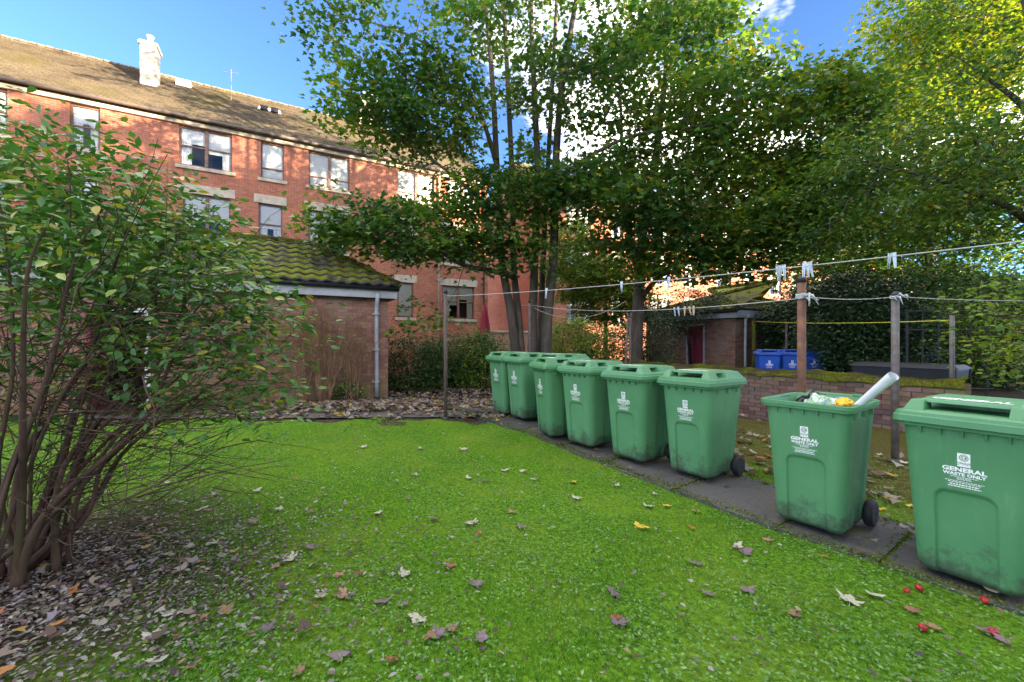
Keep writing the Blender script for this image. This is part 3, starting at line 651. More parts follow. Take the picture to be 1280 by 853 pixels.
# ------------------------------------------------------------------ brick walls built brick by brick
BW, BH, JT = 0.215, 0.065, 0.010
def brick_variants(mat):
    out = []
    for k in range(4):
        r = random.Random(k); bm = MB(); j = lambda: r.uniform(-.0025, .0025)
        v = [(x + j(), y + j(), z + j()) for x, y, z in ((0, 0, 0), (BW, 0, 0), (BW, .09, 0), (0, .09, 0), (0, 0, BH), (BW, 0, BH), (BW, .09, BH), (0, .09, BH))]
        bm.add(v, [(3, 2, 1, 0), (4, 5, 6, 7), (0, 1, 5, 4), (1, 2, 6, 5), (2, 3, 7, 6), (3, 0, 4, 7)])
        out.append(bm.mesh('brick', mat))
    return out
def bricks(parent, L_, H_, mat, n_single, key, holes=(), ry=0.0, off=(0, 0, 0), z0=0.0, jit=0.003, seed=1):
    """bricks whose faces stand at y=0 of the parent (turned by ry about z), running +x"""
    r = random.Random(seed); lst = []
    rows = int((H_ - z0) / (BH + JT) + .5)
    for i in range(rows):
        z = z0 + i * (BH + JT); x = -(BW + JT) * (0.5 if i % 2 else 0)
        while x < L_ - .02:
            a, b = max(x, 0), min(x + BW, L_)
            if b - a > .03 and not any(h[0] < (a + b) / 2 < h[1] and h[2] < z + .03 < h[3] for h in holes): lst.append((a, b, z))
            x += BW + JT
    Mt = Matrix.Translation(off) @ Matrix.Rotation(ry, 4, 'Z')
    lst.sort(key=lambda q: key(q))
    var = brick_variants(mat); single = 0; mb = MB()
    for a, b, z in lst:
        full = b - a > BW - .002
        if full and single < n_single:
            ob = link('brick', var[r.randrange(4)], parent)
            ob.matrix_local = Mt @ Matrix.Translation((a, -r.uniform(0, jit), z)) ; single += 1
        else:
            dy = -r.uniform(0, jit)
            vs = [Mt @ Vector(p) for p in ((a, dy, z), (b, dy, z), (b, .09, z), (a, .09, z), (a, dy, z + BH), (b, dy, z + BH), (b, .09, z + BH), (a, .09, z + BH))]
            mb.add(vs, [(3, 2, 1, 0), (4, 5, 6, 7), (0, 1, 5, 4), (1, 2, 6, 5), (2, 3, 7, 6), (3, 0, 4, 7)])
    if mb.v: tag(mb.build('brickwork', mat, parent), kind='stuff')

# garden wall beside the bins; its face is turned to the lawn (-V)
GU0, GU1 = Vector((5.95, 5.47, 0)).dot(Ud), 12.2
GL, GH = GU1 - GU0, 0.885
gw = thing('garden_wall', 'low old brick garden wall topped with moss, behind the green bins', 'wall', uv(GW_V, GU1), TH - math.pi / 2)   # local x = -U, local y = +V
MB().box(0.006, GL - .006, .010, .215, -.1, GH - .004).build('core', 'mortar', gw)
bricks(gw, GL, GH, 'wall_brick', 300, lambda q: GL - q[0], z0=-.02, jit=.014, seed=4)
bricks(gw, .225, GH, 'wall_brick', 0, lambda q: 0, ry=math.pi / 2, off=(GL + .004, 0, 0), z0=-.02, seed=6)
mb = MB(); nn = 220; prof = 7; r = random.Random(8)
vs = []
for i in range(nn + 1):
    x = GL * i / nn
    for j in range(prof):
        f = j / (prof - 1); y = -.035 + .30 * f
        h = math.sin(math.pi * f) ** .5 * (.052 + .022 * math.sin(x * 3.1) + .018 * math.sin(x * 11 + 2) + r.uniform(-.008, .014))
        droop = -.045 - .05 * max(0, math.sin(x * 5 + 1.3) * math.sin(x * 1.7)) - r.uniform(0, .02) if j in (0, prof - 1) else 0
        vs.append((x, y + r.uniform(-.006, .006), GH - .01 + h + droop))
mb.add(vs, [(i * prof + j, (i + 1) * prof + j, (i + 1) * prof + j + 1, i * prof + j + 1) for i in range(nn) for j in range(prof - 1)])
moss_cap = mb.build('moss_capping', 'moss', gw, True)
# moss fuzz: short tufts on the capping
def tufts(n, x0, x1, y0, y1, z, zs):
    p = np.column_stack([rng.uniform(x0, x1, n), rng.uniform(y0, y1, n), np.full(n, z)]); p[:, 2] += rng.uniform(0, zs, n) - np.abs(p[:, 1] - .1) * .25
    ax = np.column_stack([rng.normal(0, .6, n), rng.normal(0, .6, n) , np.abs(rng.normal(.7, .3, n))])
    return p, rng.uniform(.02, .045, n), ax, rng.normal(0, 1, (n, 3))
me = leaves('moss_tufts', *tufts(9000, 0, GL, -.035, .25, GH + .03, .02), 'grass_blade', 'tri'); me.materials[0] = M['moss']
tag(link('moss_tufts', me, gw), kind='stuff')

# ------------------------------------------------------------------ brick outhouses with hipped pantile roofs
def pantile_mesh():
    mb = MB(); n = 8; w, l = .31, .36; vs = []
    for yy, dz in ((0, .045), (l, 0)):
        for i in range(n + 1):
            x = w * i / n; vs.append((x, yy, dz + .024 * math.sin(2 * math.pi * i / n) ))
    for i in range(n + 1):
        x = w * i / n; vs.append((x, .004, .002 + .024 * math.sin(2 * math.pi * i / n) - .008))
    k = n + 1
    mb.add(vs, [(i, i + 1, k + i + 1, k + i) for i in range(n)] + [(2 * k + i, 2 * k + i + 1, i + 1, i) for i in range(n)])
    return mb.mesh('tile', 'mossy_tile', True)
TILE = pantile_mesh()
def outhouse(label, corner, rz, Lx, Dy, eave, rise, holes, mat_single, tiles_front=True, seed=1, tile_max=300, tile_key=None):
    """local: front wall along +x at y=0 facing -y, from x=0 to Lx; depth Dy"""
    t = thing('outhouse', label, 'outhouse', corner, rz)
    r = random.Random(seed)
    w = MB()
    wl = holes_wall(.006, Lx - .006, -.1, eave, holes, y=.010, reveal=.2)
    wl.add([(.006, .01, -.1), (.006, .01, eave), (.006, Dy - .01, eave), (.006, Dy - .01, -.1)], [(0, 1, 2, 3)]); wl.add([(Lx - .006, .01, -.1), (Lx - .006, Dy - .01, -.1), (Lx - .006, Dy - .01, eave), (Lx - .006, .01, eave)], [(0, 1, 2, 3)])
    wl.add([(.006, Dy - .01, -.1), (Lx - .006, Dy - .01, -.1), (Lx - .006, Dy - .01, eave), (.006, Dy - .01, eave)], [(3, 2, 1, 0)])
    wall = wl.build('wall', 'mortar', t)
    bricks(wall, Lx, eave, 'shed_brick', mat_single[0], mat_single[1], holes, z0=-.02, seed=seed)
    bricks(wall, Dy, eave, 'shed_brick', 0, lambda q: 0, ry=math.pi / 2, off=(Lx, 0, 0), z0=-.02, seed=seed + 1)
    bricks(wall, Dy, eave, 'shed_brick', 0, lambda q: 0, ry=-math.pi / 2, off=(0, Dy, 0), z0=-.02, seed=seed + 2)
    ov = .22; a = Dy / 2 + ov; zr = eave + .33 + rise; ze = eave + .33
    x0, x1, y0, y1 = -ov, Lx + ov, -ov, Dy + ov
    roof = MB().add([(x0, y0, ze), (x1, y0, ze), (x1, y1, ze), (x0, y1, ze), (x0 + a, Dy / 2, zr), (x1 - a, Dy / 2, zr)], [(0, 1, 5, 4), (1, 2, 5), (2, 3, 4, 5), (3, 0, 4), (3, 2, 1, 0)]).build('roof', 'mossy_tile', t)
    # tiles in courses on the front and the two hip ends
    sl = math.hypot(a, rise); ang = math.atan2(rise, a); tw, tl = .30, .30
    def lay(width, M0, cap):
        rows = int(sl / tl); cnt = 0; spots = []
        for i in range(rows + 1):
            s0 = i * tl
            ins = s0 * math.cos(ang)           # hips run in at 45 degrees on plan
            n = int(width / tw)
            for k in range(n + 1):
                x = k * tw
                if x + tw * .75 < ins or x + tw * .25 > width - ins or s0 > sl - .12: continue
                spots.append((x, s0))
        if tile_key: spots.sort(key=tile_key)
        for (x, s0) in spots:
            if cnt >= cap: break
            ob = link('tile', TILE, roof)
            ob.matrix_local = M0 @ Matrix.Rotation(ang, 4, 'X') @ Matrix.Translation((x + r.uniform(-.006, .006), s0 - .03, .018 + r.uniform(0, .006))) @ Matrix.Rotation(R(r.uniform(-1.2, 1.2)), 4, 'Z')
            cnt += 1
        return cnt
    nf = lay(x1 - x0, Matrix.Translation((x0, y0, ze)), tile_max)
    lay(y1 - y0, Matrix.Translation((x1, y0, ze)) @ Matrix.Rotation(math.pi / 2, 4, 'Z'), 300 - min(nf, 300) if tile_max == 300 else 110)
    # ridge and hip caps
    for p, q in (((x0 + a, Dy / 2, zr), (x1 - a, Dy / 2, zr)), ((x1, y0, ze), (x1 - a, Dy / 2, zr)), ((x0, y0, ze), (x0 + a, Dy / 2, zr)), ((x1, y1, ze), (x1 - a, Dy / 2, zr))):
        p, q = Vector(p), Vector(q); n = max(1, int((q - p).length / .4))
        for i in range(n):
            A = p.lerp(q, i / n); B = p.lerp(q, (i + 1) / n + .02 / n)
            MB().tube([A + Vector((0, 0, .03)), B + Vector((0, 0, .015))], [.115, .10], 8).build('ridge_tile', 'moss', roof, True)
    # fascia all round, gutter in front
    fz0, fz1 = eave + .02, eave + .31
    MB().box(x0 + .03, x1 - .03, y0 + .03, y0 + .055, fz0, fz1).build('fascia', 'grey_fascia', t)
    MB().box(x1 - .055, x1 - .03, y0 + .057, y1 - .03, fz0, fz1).build('fascia', 'grey_fascia', t)
    MB().box(x0 + .03, x0 + .055, y0 + .057, y1 - .03, fz0, fz1).build('fascia', 'grey_fascia', t)
    MB().box(x0 + .06, x1 - .06, y0 + .06, y1 - .06, fz0 - .012, fz0 + .01).build('soffit', 'black_plastic', t)
    MB().tube([(x0, y0 - .03, fz1 - .03), (x1, y0 - .03, fz1 - .05)], .055, 8).build('gutter', 'black_plastic', t, True)
    return t, roof, wall, (x0, x1, y0, y1)

SC = flat_ground(485, 497.5)                    # right-hand front corner of the outhouse beside the lawn
SL, SD = 9.4, 3.3
c0 = SC - Vd * SL
xd = lambda px: v_of(px, SC.dot(Ud)) - c0.dot(Vd)      # along the outhouse front
dr0, dr1 = xd(126), xd(186)
hole = [(dr0, dr1, -.1, 2.1)]
sh, sh_roof, sh_wall, ext = outhouse('brick outhouse with mossy pantiled hip roof and grey fascia, left of the bins', c0, TH, SL, SD, 2.5, 1.22, hole,
                     (300, lambda q: abs(q[0] - (SL - 1.4)) + .8 * abs(q[2] - 1.2)), seed=3, tile_max=250, tile_key=lambda s: abs(s[0] - (SL - 2.2)))
mb = MB(); mb.box(dr0 - .02, dr0 + .06, -.02, .16, -.05, 2.1).box(dr1 - .06, dr1 + .03, -.02, .16, -.05, 2.1).box(dr0 + .06, dr1 - .06, -.02, .16, 2.02, 2.1); mb.build('door_frame', 'white_paint', sh)
MB().box(dr0 + .05, dr0 + .10, -.85, -.02, .03, 2.0).build('door', 'maroon_paint', sh)
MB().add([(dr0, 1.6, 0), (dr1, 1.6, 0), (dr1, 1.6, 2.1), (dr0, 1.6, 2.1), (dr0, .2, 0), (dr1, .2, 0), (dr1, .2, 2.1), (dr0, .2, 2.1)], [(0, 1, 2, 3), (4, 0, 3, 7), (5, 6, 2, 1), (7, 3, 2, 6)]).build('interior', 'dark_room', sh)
x = xd(470)
mb = MB().tube([(x, -.24, 2.62), (x, -.12, 2.40), (x, -.075, 2.2), (x, -.075, .45), (x, -.08, .05)], .052, 10)
for z in (2.1, 1.2, .4): mb.lathe([(.064, z), (.064, z + .05)], 10, Matrix.Translation((x, -.075, 0))).box(x - .09, x + .09, -.03, -.001, z, z + .05)
mb.build('downpipe', 'grey_pipe', sh, True)

FC = at(919, 426.5, 15.4); FC.z = 0.14
fl_ = 4.3
f0 = FC + Ud * fl_
fdx = lambda px: f0.dot(Ud) - (FC.dot(Vd) * (CT - (px - 640) / FPX * ST) / (ST + (px - 640) / FPX * CT))
d0, d1 = fdx(858), fdx(881)
fs, fs_roof, fs_wall, fext = outhouse('far brick outhouse with a maroon door and mossy roof, beyond the garden wall', f0, TH - math.pi / 2, fl_, 7.5, 2.15, 1.35, [(d0, d1, -.1, 2.0)], (0, lambda q: 0), seed=11, tile_max=120)
mb = MB(); mb.box(d0, d0 + .07, -.02, .14, -.05, 2.0).box(d1 - .07, d1, -.02, .14, -.05, 2.0).box(d0 + .07, d1 - .07, -.02, .14, 1.93, 2.0); mb.build('door_frame', 'grey_fascia', fs)
dd = MB().box(d0 + .07, d1 - .07, .03, .075, .02, 1.93).build('door', 'maroon_paint', fs)
mb = MB()
for k in range(5): mb.box(d0 + .08 + k * (d1 - d0 - .16) / 5, d0 + .08 + (k + 1) * (d1 - d0 - .16) / 5 - .008, .02, .034, .03, 1.92)
mb.build('door_boards', 'maroon_paint', dd)
MB().lathe([(.03, 0), (.03, .02), (.015, .03), (.025, .05), (.001, .06)], 10, Matrix.Translation((d0 + .14, .02, 1.0)) @ Matrix.Rotation(math.pi / 2, 4, 'X')).build('door_knob', 'iron', dd, True)
MB().tube([(fl_ + .19, .5, 2.3), (fl_ + .08, .5, 2.1), (fl_ + .07, .5, 1.0), (fl_ + .12, .42, .05)], .05, 8).build('downpipe', 'white_paint', fs, True)

# ------------------------------------------------------------------ wheelie bins
def smooth01(x): x = np.clip(x, 0, 1); return x * x * (3 - 2 * x)
B_Z0, B_Z1 = 0.035, 0.955
def bin_dims(h): return 0.222 + .050 * h, -.262 - .062 * h, .205 + .105 * h       # half width, front y, back y
def perimeter(h, inset=0.0, nf=66):
    w, yf, yb = bin_dims(h); w -= inset; yf += inset; yb -= inset
    rf, rb = .075, .05; pts = []; nrm = []
    for i in range(nf + 1): pts.append((-w + rf + (2 * w - 2 * rf) * i / nf, yf)); nrm.append((0, -1))
    for i in range(1, 8):
        a = -math.pi / 2 + math.pi / 2 * i / 8; pts.append((w - rf + rf * math.cos(a), yf + rf + rf * math.sin(a))); nrm.append((math.cos(a), math.sin(a)))
    ns = 30
    for i in range(ns + 1): pts.append((w, yf + rf + (yb - rb - yf - rf) * i / ns)); nrm.append((1, 0))
    for i in range(1, 5):
        a = math.pi / 2 * i / 5; pts.append((w - rb + rb * math.cos(a), yb - rb + rb * math.sin(a))); nrm.append((math.cos(a), math.sin(a)))
    for i in range(9): pts.append((w - rb - (2 * w - 2 * rb) * i / 8, yb)); nrm.append((0, 1))
    for i in range(1, 5):
        a = math.pi / 2 + math.pi / 2 * i / 5; pts.append((-w + rb + rb * math.cos(a), yb - rb + rb * math.sin(a))); nrm.append((math.cos(a), math.sin(a)))
    for i in range(ns + 1): pts.append((-w, yb - rb - (yb - rb - yf - rf) * i / ns)); nrm.append((-1, 0))
    for i in range(1, 8):
        a = math.pi + math.pi / 2 * i / 8; pts.append((-w + rf + rf * math.cos(a), yf + rf + rf * math.sin(a))); nrm.append((math.cos(a), math.sin(a)))
    return np.array(pts), np.array(nrm)
def bin_body():
    rows = 84; V = []
    for j in range(rows + 1):
        h = j / rows; z = B_Z0 + (B_Z1 - B_Z0) * h
        p, n = perimeter(h); x, y = p[:, 0], p[:, 1]
        front = (n[:, 1] < -.9)
        # arched recess on the front
        ax, top, rr = .128, .555, .06
        dx = np.abs(x) - (ax - rr); dz = z - (top - rr)
        sd = np.where((dx > 0) & (dz > 0), np.hypot(np.maximum(dx, 0), np.maximum(dz, 0)) - rr, np.maximum(dx, dz) - rr)
        dsp = np.where(front, -.016 * smooth01(-sd / .012), 0)
        # on the sides: a vertical step and a rib behind it
        side = np.abs(n[:, 0]) > .95; w, yf, yb = bin_dims(h)
        q = (y - yf) / (yb - yf)
        dsp += np.where(side, -.014 * smooth01((q - .44) / .03) * (1 - smooth01((q - .74) / .03)), 0)
        tuck = -.02 * (1 - smooth01(np.full_like(x, h / .035)))
        d = dsp + tuck
        V += [(x[i] + n[i, 0] * d[i], y[i] + n[i, 1] * d[i], z) for i in range(len(x))]
    k = len(p)
    mb = MB(); mb.add(V, [(j * k + i, j * k + (i + 1) % k, (j + 1) * k + (i + 1) % k, (j + 1) * k + i) for j in range(rows) for i in range(k)] + [tuple(range(k - 1, -1, -1))])
    # inner skin
    V = []
    for j in range(7):
        h = 1 - .42 * j / 6; p, n = perimeter(h, .008 + .022 * min(1, j), 10)
        V += [(a, b, B_Z0 + (B_Z1 - B_Z0) * h + (.004 if j == 0 else 0)) for a, b in p]
    k2 = len(p)
    mb.add(V, [(j * k2 + i, j * k2 + (i + 1) % k2, (j + 1) * k2 + (i + 1) % k2, (j + 1) * k2 + i) for j in range(6) for i in range(k2)] + [tuple(range(6 * k2, 7 * k2))])
    return mb.mesh('body', 'green_plastic', True)
def rrect(w, yf, yb, r, n=6):
    pts = []
    for cx, cy_, a0 in ((w - r, yf + r, -90), (w - r, yb - r, 0), (-w + r, yb - r, 90), (-w + r, yf + r, 180)):
        for i in range(n + 1):
            a = R(a0 + 90 * i / n); pts.append((cx + r * math.cos(a), cy_ + r * math.sin(a)))
    return pts
def ring_loft(levels, closed_top=True, closed_bot=False, n=6):
    """levels: (w, yf, yb, r, z)"""
    mb = MB(); V = []
    for w, yf, yb, r, z in levels: V += [(a, b, z) for a, b in rrect(w, yf, yb, r, n)]
    k = 4 * (n + 1); m = len(levels)
    F = [(j * k + i, j * k + (i + 1) % k, (j + 1) * k + (i + 1) % k, (j + 1) * k + i) for j in range(m - 1) for i in range(k)]
    if closed_top: F.append(tuple((m - 1) * k + i for i in range(k)))
    if closed_bot: F.append(tuple(range(k - 1, -1, -1)))
    mb.add(V, F); return mb
def text_mesh(s, size, thick=0.0, spacing=1.0):
    cu = bpy.data.curves.new('txt', 'FONT'); cu.body = s; cu.size = size; cu.align_x = 'CENTER'; cu.offset = thick; cu.space_character = spacing; cu.resolution_u = 2
    ob = bpy.data.objects.new('txt', cu); COL.objects.link(ob); bpy.context.view_layer.update()
    dg = bpy.context.evaluated_depsgraph_get(); me = bpy.data.meshes.new_from_object(ob.evaluated_get(dg))
    vs = [tuple(v.co) for v in me.vertices]; fs = [tuple(p.vertices) for p in me.polygons]
    bpy.data.objects.remove(ob); bpy.data.curves.remove(cu); bpy.data.meshes.remove(me); return vs, fs
def fit_text(s, width, height, thick):
    vs, fs = text_mesh(s, .1, thick * .1, 1.02); xs = [v[0] for v in vs]; ys = [v[1] for v in vs]
    sx = width / (max(xs) - min(xs)); sy = height / (max(ys) - min(ys)); cx = (max(xs) + min(xs)) / 2
    return [((v[0] - cx) * sx, (v[1] - min(ys)) * sy) for v in vs], fs
def front_y(z): return bin_dims((z - B_Z0) / (B_Z1 - B_Z0))[1]
def print_mesh():
    mb = MB()
    def put(v2, fs, x, z, lift=.0018): mb.add([(x + a, front_y(z + b) - lift, z + b) for a, b in v2], fs)
    # emblem: white plate with a ringed crest left green, lines of ribbon below
    cx = 0.0
    def rect(x0, x1, z0, z1): put([(x0, 0), (x1, 0), (x1, z1 - z0), (x0, z1 - z0)], [(0, 1, 2, 3)], 0, z0)
    def ringed(x, z, r0, r1, n=24):
        pts = [(math.cos(2 * math.pi * i / n) * r, math.sin(2 * math.pi * i / n) * r) for r in (r0, r1) for i in range(n)]
        put(pts, [(i, (i + 1) % n, n + (i + 1) % n, n + i) for i in range(n)], x, z)
    # plate with a round hole: ring of quads from circle to square
    n = 32; c_z = .755; hw = .026; r0 = .019
    sq = []; ci = []
    for i in range(n):
        a = 2 * math.pi * i / n; c, s = math.cos(a), math.sin(a); k = max(abs(c), abs(s)); sq.append((c / k * hw, s / k * hw)); ci.append((c * r0, s * r0))
    put(ci + sq, [(i, n + i, n + (i + 1) % n, (i + 1) % n) for i in range(n)], 0, c_z)
    ringed(0, c_z, .0125, .0155)
    # the crest: a bell, a tree and a fish, reduced to their shapes
    put([(-.001, -.011), (.001, -.011), (.001, .002), (-.001, .002)], [(0, 1, 2, 3)], 0, c_z)
    put([(math.cos(2 * math.pi * i / 10) * .006, .004 + math.sin(2 * math.pi * i / 10) * .005) for i in range(10)], [tuple(range(10))], 0, c_z)
    put([(-.009, -.008), (.009, -.008), (.006, -.0045), (-.006, -.0045)], [(0, 1, 2, 3)], 0, c_z)
    put([(-.010, -.004), (-.006, -.004), (-.007, .003), (-.009, .003)], [(0, 1, 2, 3)], 0, c_z)
    # wave band and plate foot
    m = 16
    for zz in (.7205, .7275):
        pts = []
        for i in range(m + 1): pts.append((-hw + 2 * hw * i / m, .0022 * math.sin(i * math.pi / 2.7)))
        for i in range(m + 1): pts.append((hw - 2 * hw * i / m, .0022 * math.sin((m - i) * math.pi / 2.7) - (.0052 if zz < .725 else .003)))
        k = m + 1
        put(pts, [(i, 2 * m + 1 - i, 2 * m - i, i + 1)[::-1] for i in range(m)], 0, zz)
    rect(-hw, hw, .7035, .7135)
    v2, fs = fit_text('GENERAL', .178, .026, .045); put(v2, fs, 0, .672)
    v2, fs = fit_text('WASTE ONLY', .174, .019, .045); put(v2, fs, 0, .649)
    # rows of print too small to read: short dashes
    r = random.Random(2)
    for zz, wd, hh in ((.641, .11, .0035), (.634, .055, .0035), (.627, .06, .0035), (.615, .155, .0035), (.607, .13, .0038), (.594, .115, .0065), (.583, .13, .0058)):
        x = -wd / 2
        while x < wd / 2:
            l = r.uniform(.004, .013); rect(x, min(x + l, wd / 2), zz, zz + hh); x += l + .0028
    return mb.mesh('printed_label', 'print_white')
def lid_parts():
    parts = {}
    base = ring_loft([(.272, -.345, .335, .05, .962), (.302, -.378, .345, .055, .930), (.306, -.382, .347, .055, .934), (.304, -.380, .346, .055, .968), (.296, -.372, .342, .05, .974),
                      (.292, -.367, .340, .05, .992), (.280, -.352, .334, .05, .998), (.262, -.330, .328, .05, 1.004)])
    # bosses that carry the top plate; slots stay open between them
    def boss(x0, x1, y0, y1, z0, z1, s): return (x0, x1, y0, y1, z0, z1, (x0 + s[0], x1 - s[1], y0 + s[2], y1 - s[3]))
    parts['lid'] = base.mesh('lid', 'green_plastic', False)
    bs = []
    for b in (boss(-.262, -.165, -.325, -.165, .998, 1.062, (.03, .004, .035, .012)), boss(.165, .262, -.325, -.165, .998, 1.062, (.004, .03, .035, .012)), boss(-.262, .262, -.02, .325, .998, 1.060, (.03, .03, .012, .06))):
        bs.append(MB().box(*b).mesh('boss', 'green_plastic', False, .008))
    parts['boss'] = bs
    parts['plate'] = MB().box(-.205, .205, -.262, .25, 1.046, 1.068, top=(-.197, .197, -.252, .235)).mesh('top_plate', 'green_plastic', False, .005)
    v2, fs = fit_text('GENERAL', .33, .11, .045); mb = MB(); mb.add([(a, -.215 + b, 1.0705) for a, b in v2], fs)
    parts['text'] = mb.mesh('lid_print', 'print_white')
    return parts
BODY = bin_body(); PRINT = print_mesh(); LID = lid_parts()
def rim_mesh():
    # a flange hollow in the middle
    w, yf, yb = bin_dims(1.0)
    lv = [(w - .002, yf + .002, yb - .002, .07, .905), (w + .022, yf - .026, yb + .012, .06, .912), (w + .024, yf - .028, yb + .014, .06, .928), (w + .028, yf - .032, yb + .016, .06, .932), (w + .028, yf - .032, yb + .016, .06, .958), (w + .020, yf - .024, yb + .010, .06, .962), (w - .008, yf + .008, yb - .008, .06, .955)]
    return ring_loft(lv, closed_top=False).mesh('rim', 'green_plastic', False)
RIM = rim_mesh()
def gusset_mesh():
    mb = MB(); w, yf, yb = bin_dims(.93)
    for x in (-.175, -.09, .0, .09, .175): mb.box(x - .004, x + .004, yf - .012, yf + .004, .872, .912, top=(x - .004, x + .004, yf - .026, yf + .004))
    for y in (-.2, -.02, .16):
        for s in (-1, 1):
            a, b = sorted((s * (w - .006), s * (w + .018))); mb.box(a, b, y - .005, y + .005, .86, .912)
    return mb.mesh('gussets', 'green_plastic')
GUS = gusset_mesh()
def wheel_meshes():
    Mx = Matrix.Rotation(math.pi / 2, 4, 'Y')
    ty = MB().lathe([(.062, -.028), (.088, -.030), (.100, -.020), (.102, 0), (.100, .020), (.088, .030), (.062, .028)], 28, Mx).mesh('tyre', 'rubber', True)
    mb = MB().lathe([(.063, -.020), (.058, -.008), (.030, -.008), (.028, -.026), (.012, -.03), (.012, .03), (.028, .026), (.030, .008), (.058, .008), (.063, .020)], 28, Mx)
    for k in range(6):
        a = k * math.pi / 3; mb.add([Vector((x, math.cos(a) * r - math.sin(a) * w_, math.sin(a) * r + math.cos(a) * w_)) for x in (-.018, .018) for r, w_ in ((.025, -.006), (.06, -.006), (.06, .006), (.025, .006))],
                                     [(3, 2, 1, 0), (4, 5, 6, 7), (0, 1, 5, 4), (1, 2, 6, 5), (2, 3, 7, 6), (3, 0, 4, 7)])
    return ty, mb.mesh('hub', 'black_plastic')
TYRE, HUB = wheel_meshes()
HANDLE = MB().tube([(-.2, .31, .935), (-.2, .375, .955), (-.185, .39, .96), (.185, .39, .96), (.2, .375, .955), (.2, .31, .935)], .016, 8).mesh('handle', 'green_plastic', True)
STUB = MB().box(-.03, .03, .315, .345, .945, .985).mesh('hinge_stub', 'green_plastic', False, .006)
AXLE = MB().tube([(-.27, .225, .102), (.27, .225, .102)], .011, 8).mesh('axle', 'iron', True)
ARCH = MB().box(-.19, .19, .17, .27, .09, .17, top=(-.19, .19, .17, .225)).mesh('axle_housing', 'green_plastic', False, .01)

def wheelie_bin(label, loc, rz, lid='closed', group=None):
    t = thing('wheelie_bin', label, 'bin', loc, rz, group)
    link('body', BODY, t); link('rim', RIM, t); tag(link('gussets', GUS, t), kind='stuff'); link('handle', HANDLE, t); link('axle_housing', ARCH, t); link('axle', AXLE, t)
    p = link('printed_label', PRINT, t)
    for s in (-1, 1):
        w = link('wheel', TYRE, t); w.location = (s * .255, .225, .102); link('hub', HUB, w)
    if lid == 'open':        # its lid is missing; only the hinge stubs stand up behind the rim
        for s in (-1, 1): link('hinge_stub', STUB, t).location.x = s * .15
        return t
    l = link('lid', LID['lid'], t)
    for b in LID['boss']: link('lid_boss', b, l)
    link('top_plate', LID['plate'], l); link('lid_print', LID['text'], l)
    l.rotation_euler = (R(-.4), 0, 0)
    return t
ZP = 0.03
def bin_at(px, py, az, label, lid='closed'):
    """px,py: foot of the front right-hand corner in the photograph; az: turn of its front edge from the view axis"""
    g = ground(px, py); a = R(az)
    X = Vector((math.sin(a), -math.cos(a), 0)); Y = Vector((math.cos(a), math.sin(a), 0))
    c = g - X * .185 + Y * .235
    return wheelie_bin(label, (c.x, c.y, ZP + rise(c.y)), math.atan2(X.y, X.x), lid, 'green wheelie bins along the path')
B = []
B.append(bin_at(631, 522.5, 30, 'green wheelie bin at the far end of the row, by the tree trunks'))
B.append(bin_at(655, 530, 30, 'green wheelie bin, second from the tree trunks end of the row'))
B.append(bin_at(688, 553, 18, 'green wheelie bin, third from the tree trunks, showing a wide side'))
B.append(bin_at(738, 567, 35, 'green wheelie bin, fourth from the tree trunks, middle of the row'))
B.append(bin_at(802, 587, 36, 'green wheelie bin with a grimy front foot, two before the row breaks off'))
B.append(bin_at(884, 609, 36, 'green wheelie bin at the near end of the unbroken row, black wheel showing'))
b7 = bin_at(1048, 681, 36, 'open green wheelie bin overfilled with bags and a rolled paper', 'open'); B.append(b7)
b8 = bin_at(1272, 763, 31, 'green wheelie bin standing apart, past the open one, large white lettering on its lid'); B.append(b8)
bb = wheelie_bin('green wheelie bin tucked behind the row, only its lid showing', Vector((.80, 6.55, ZP + rise(6.55))), B[3].rotation_euler.z, 'closed', 'green wheelie bins along the path')

# rubbish in the open bin
def blob(name, mat, label, cat, loc, rad, seed, amp=.25, rz=0):
    bm = bmesh.new(); bmesh.ops.create_icosphere(bm, subdivisions=4, radius=1)
    from mathutils import noise
    for v in bm.verts:
        p = v.co.copy(); k = 1 + amp * noise.fractal(p * 2.2 + Vector((seed, seed * .7, 0)), 1, 2, 4) + .4 * amp * abs(noise.noise(p * 5 + Vector((0, seed, 0))))
        v.co = Vector((p.x * rad[0], p.y * rad[1], p.z * rad[2])) * k
    me = bpy.data.meshes.new(name); bm.to_mesh(me); bm.free(); me.materials.append(M[mat])
    me.polygons.foreach_set('use_smooth', [True] * len(me.polygons))
    o = link(name, me); o.location = loc; o.rotation_euler = (0, 0, rz); return tag(o, label, cat)
m7 = b7.matrix_basis.copy()
m7 = Matrix.Translation(b7.location) @ Matrix.Rotation(b7.rotation_euler.z, 4, 'Z')
blob('rubbish_bag', 'black_bag', 'shiny black rubbish bag poking out of the open bin', 'bag', m7 @ Vector((-.06, .08, .80)), (.14, .14, .185), 3, .3)
blob('rubbish_bag', 'printed_bag', 'crumpled green and blue printed bag on top of the open bin', 'bag', m7 @ Vector((.02, -.06, .82)), (.14, .13, .16), 9, .35)
blob('rubbish_bag', 'printed_bag', 'crumpled pale printed bag beside the yellow wrapper in the open bin', 'bag', m7 @ Vector((.10, .06, .83)), (.085, .12, .14), 14, .35)
blob('wrapper', 'yellow_wrap', 'screwed-up yellow wrapper at the corner of the open bin', 'wrapper', m7 @ Vector((.185, -.10, .948)), (.055, .05, .042), 5, .35)
blob('rubbish_bag', 'black_bag', 'black rubbish bag filling the bottom of the open bin', 'bag', m7 @ Vector((0, 0, .64)), (.165, .20, .14), 21, .15)
mb = MB(); n = 26; vs = []
A = m7 @ Vector((.205, -.05, .89)); Bq = at(1117, 470, 2.72)
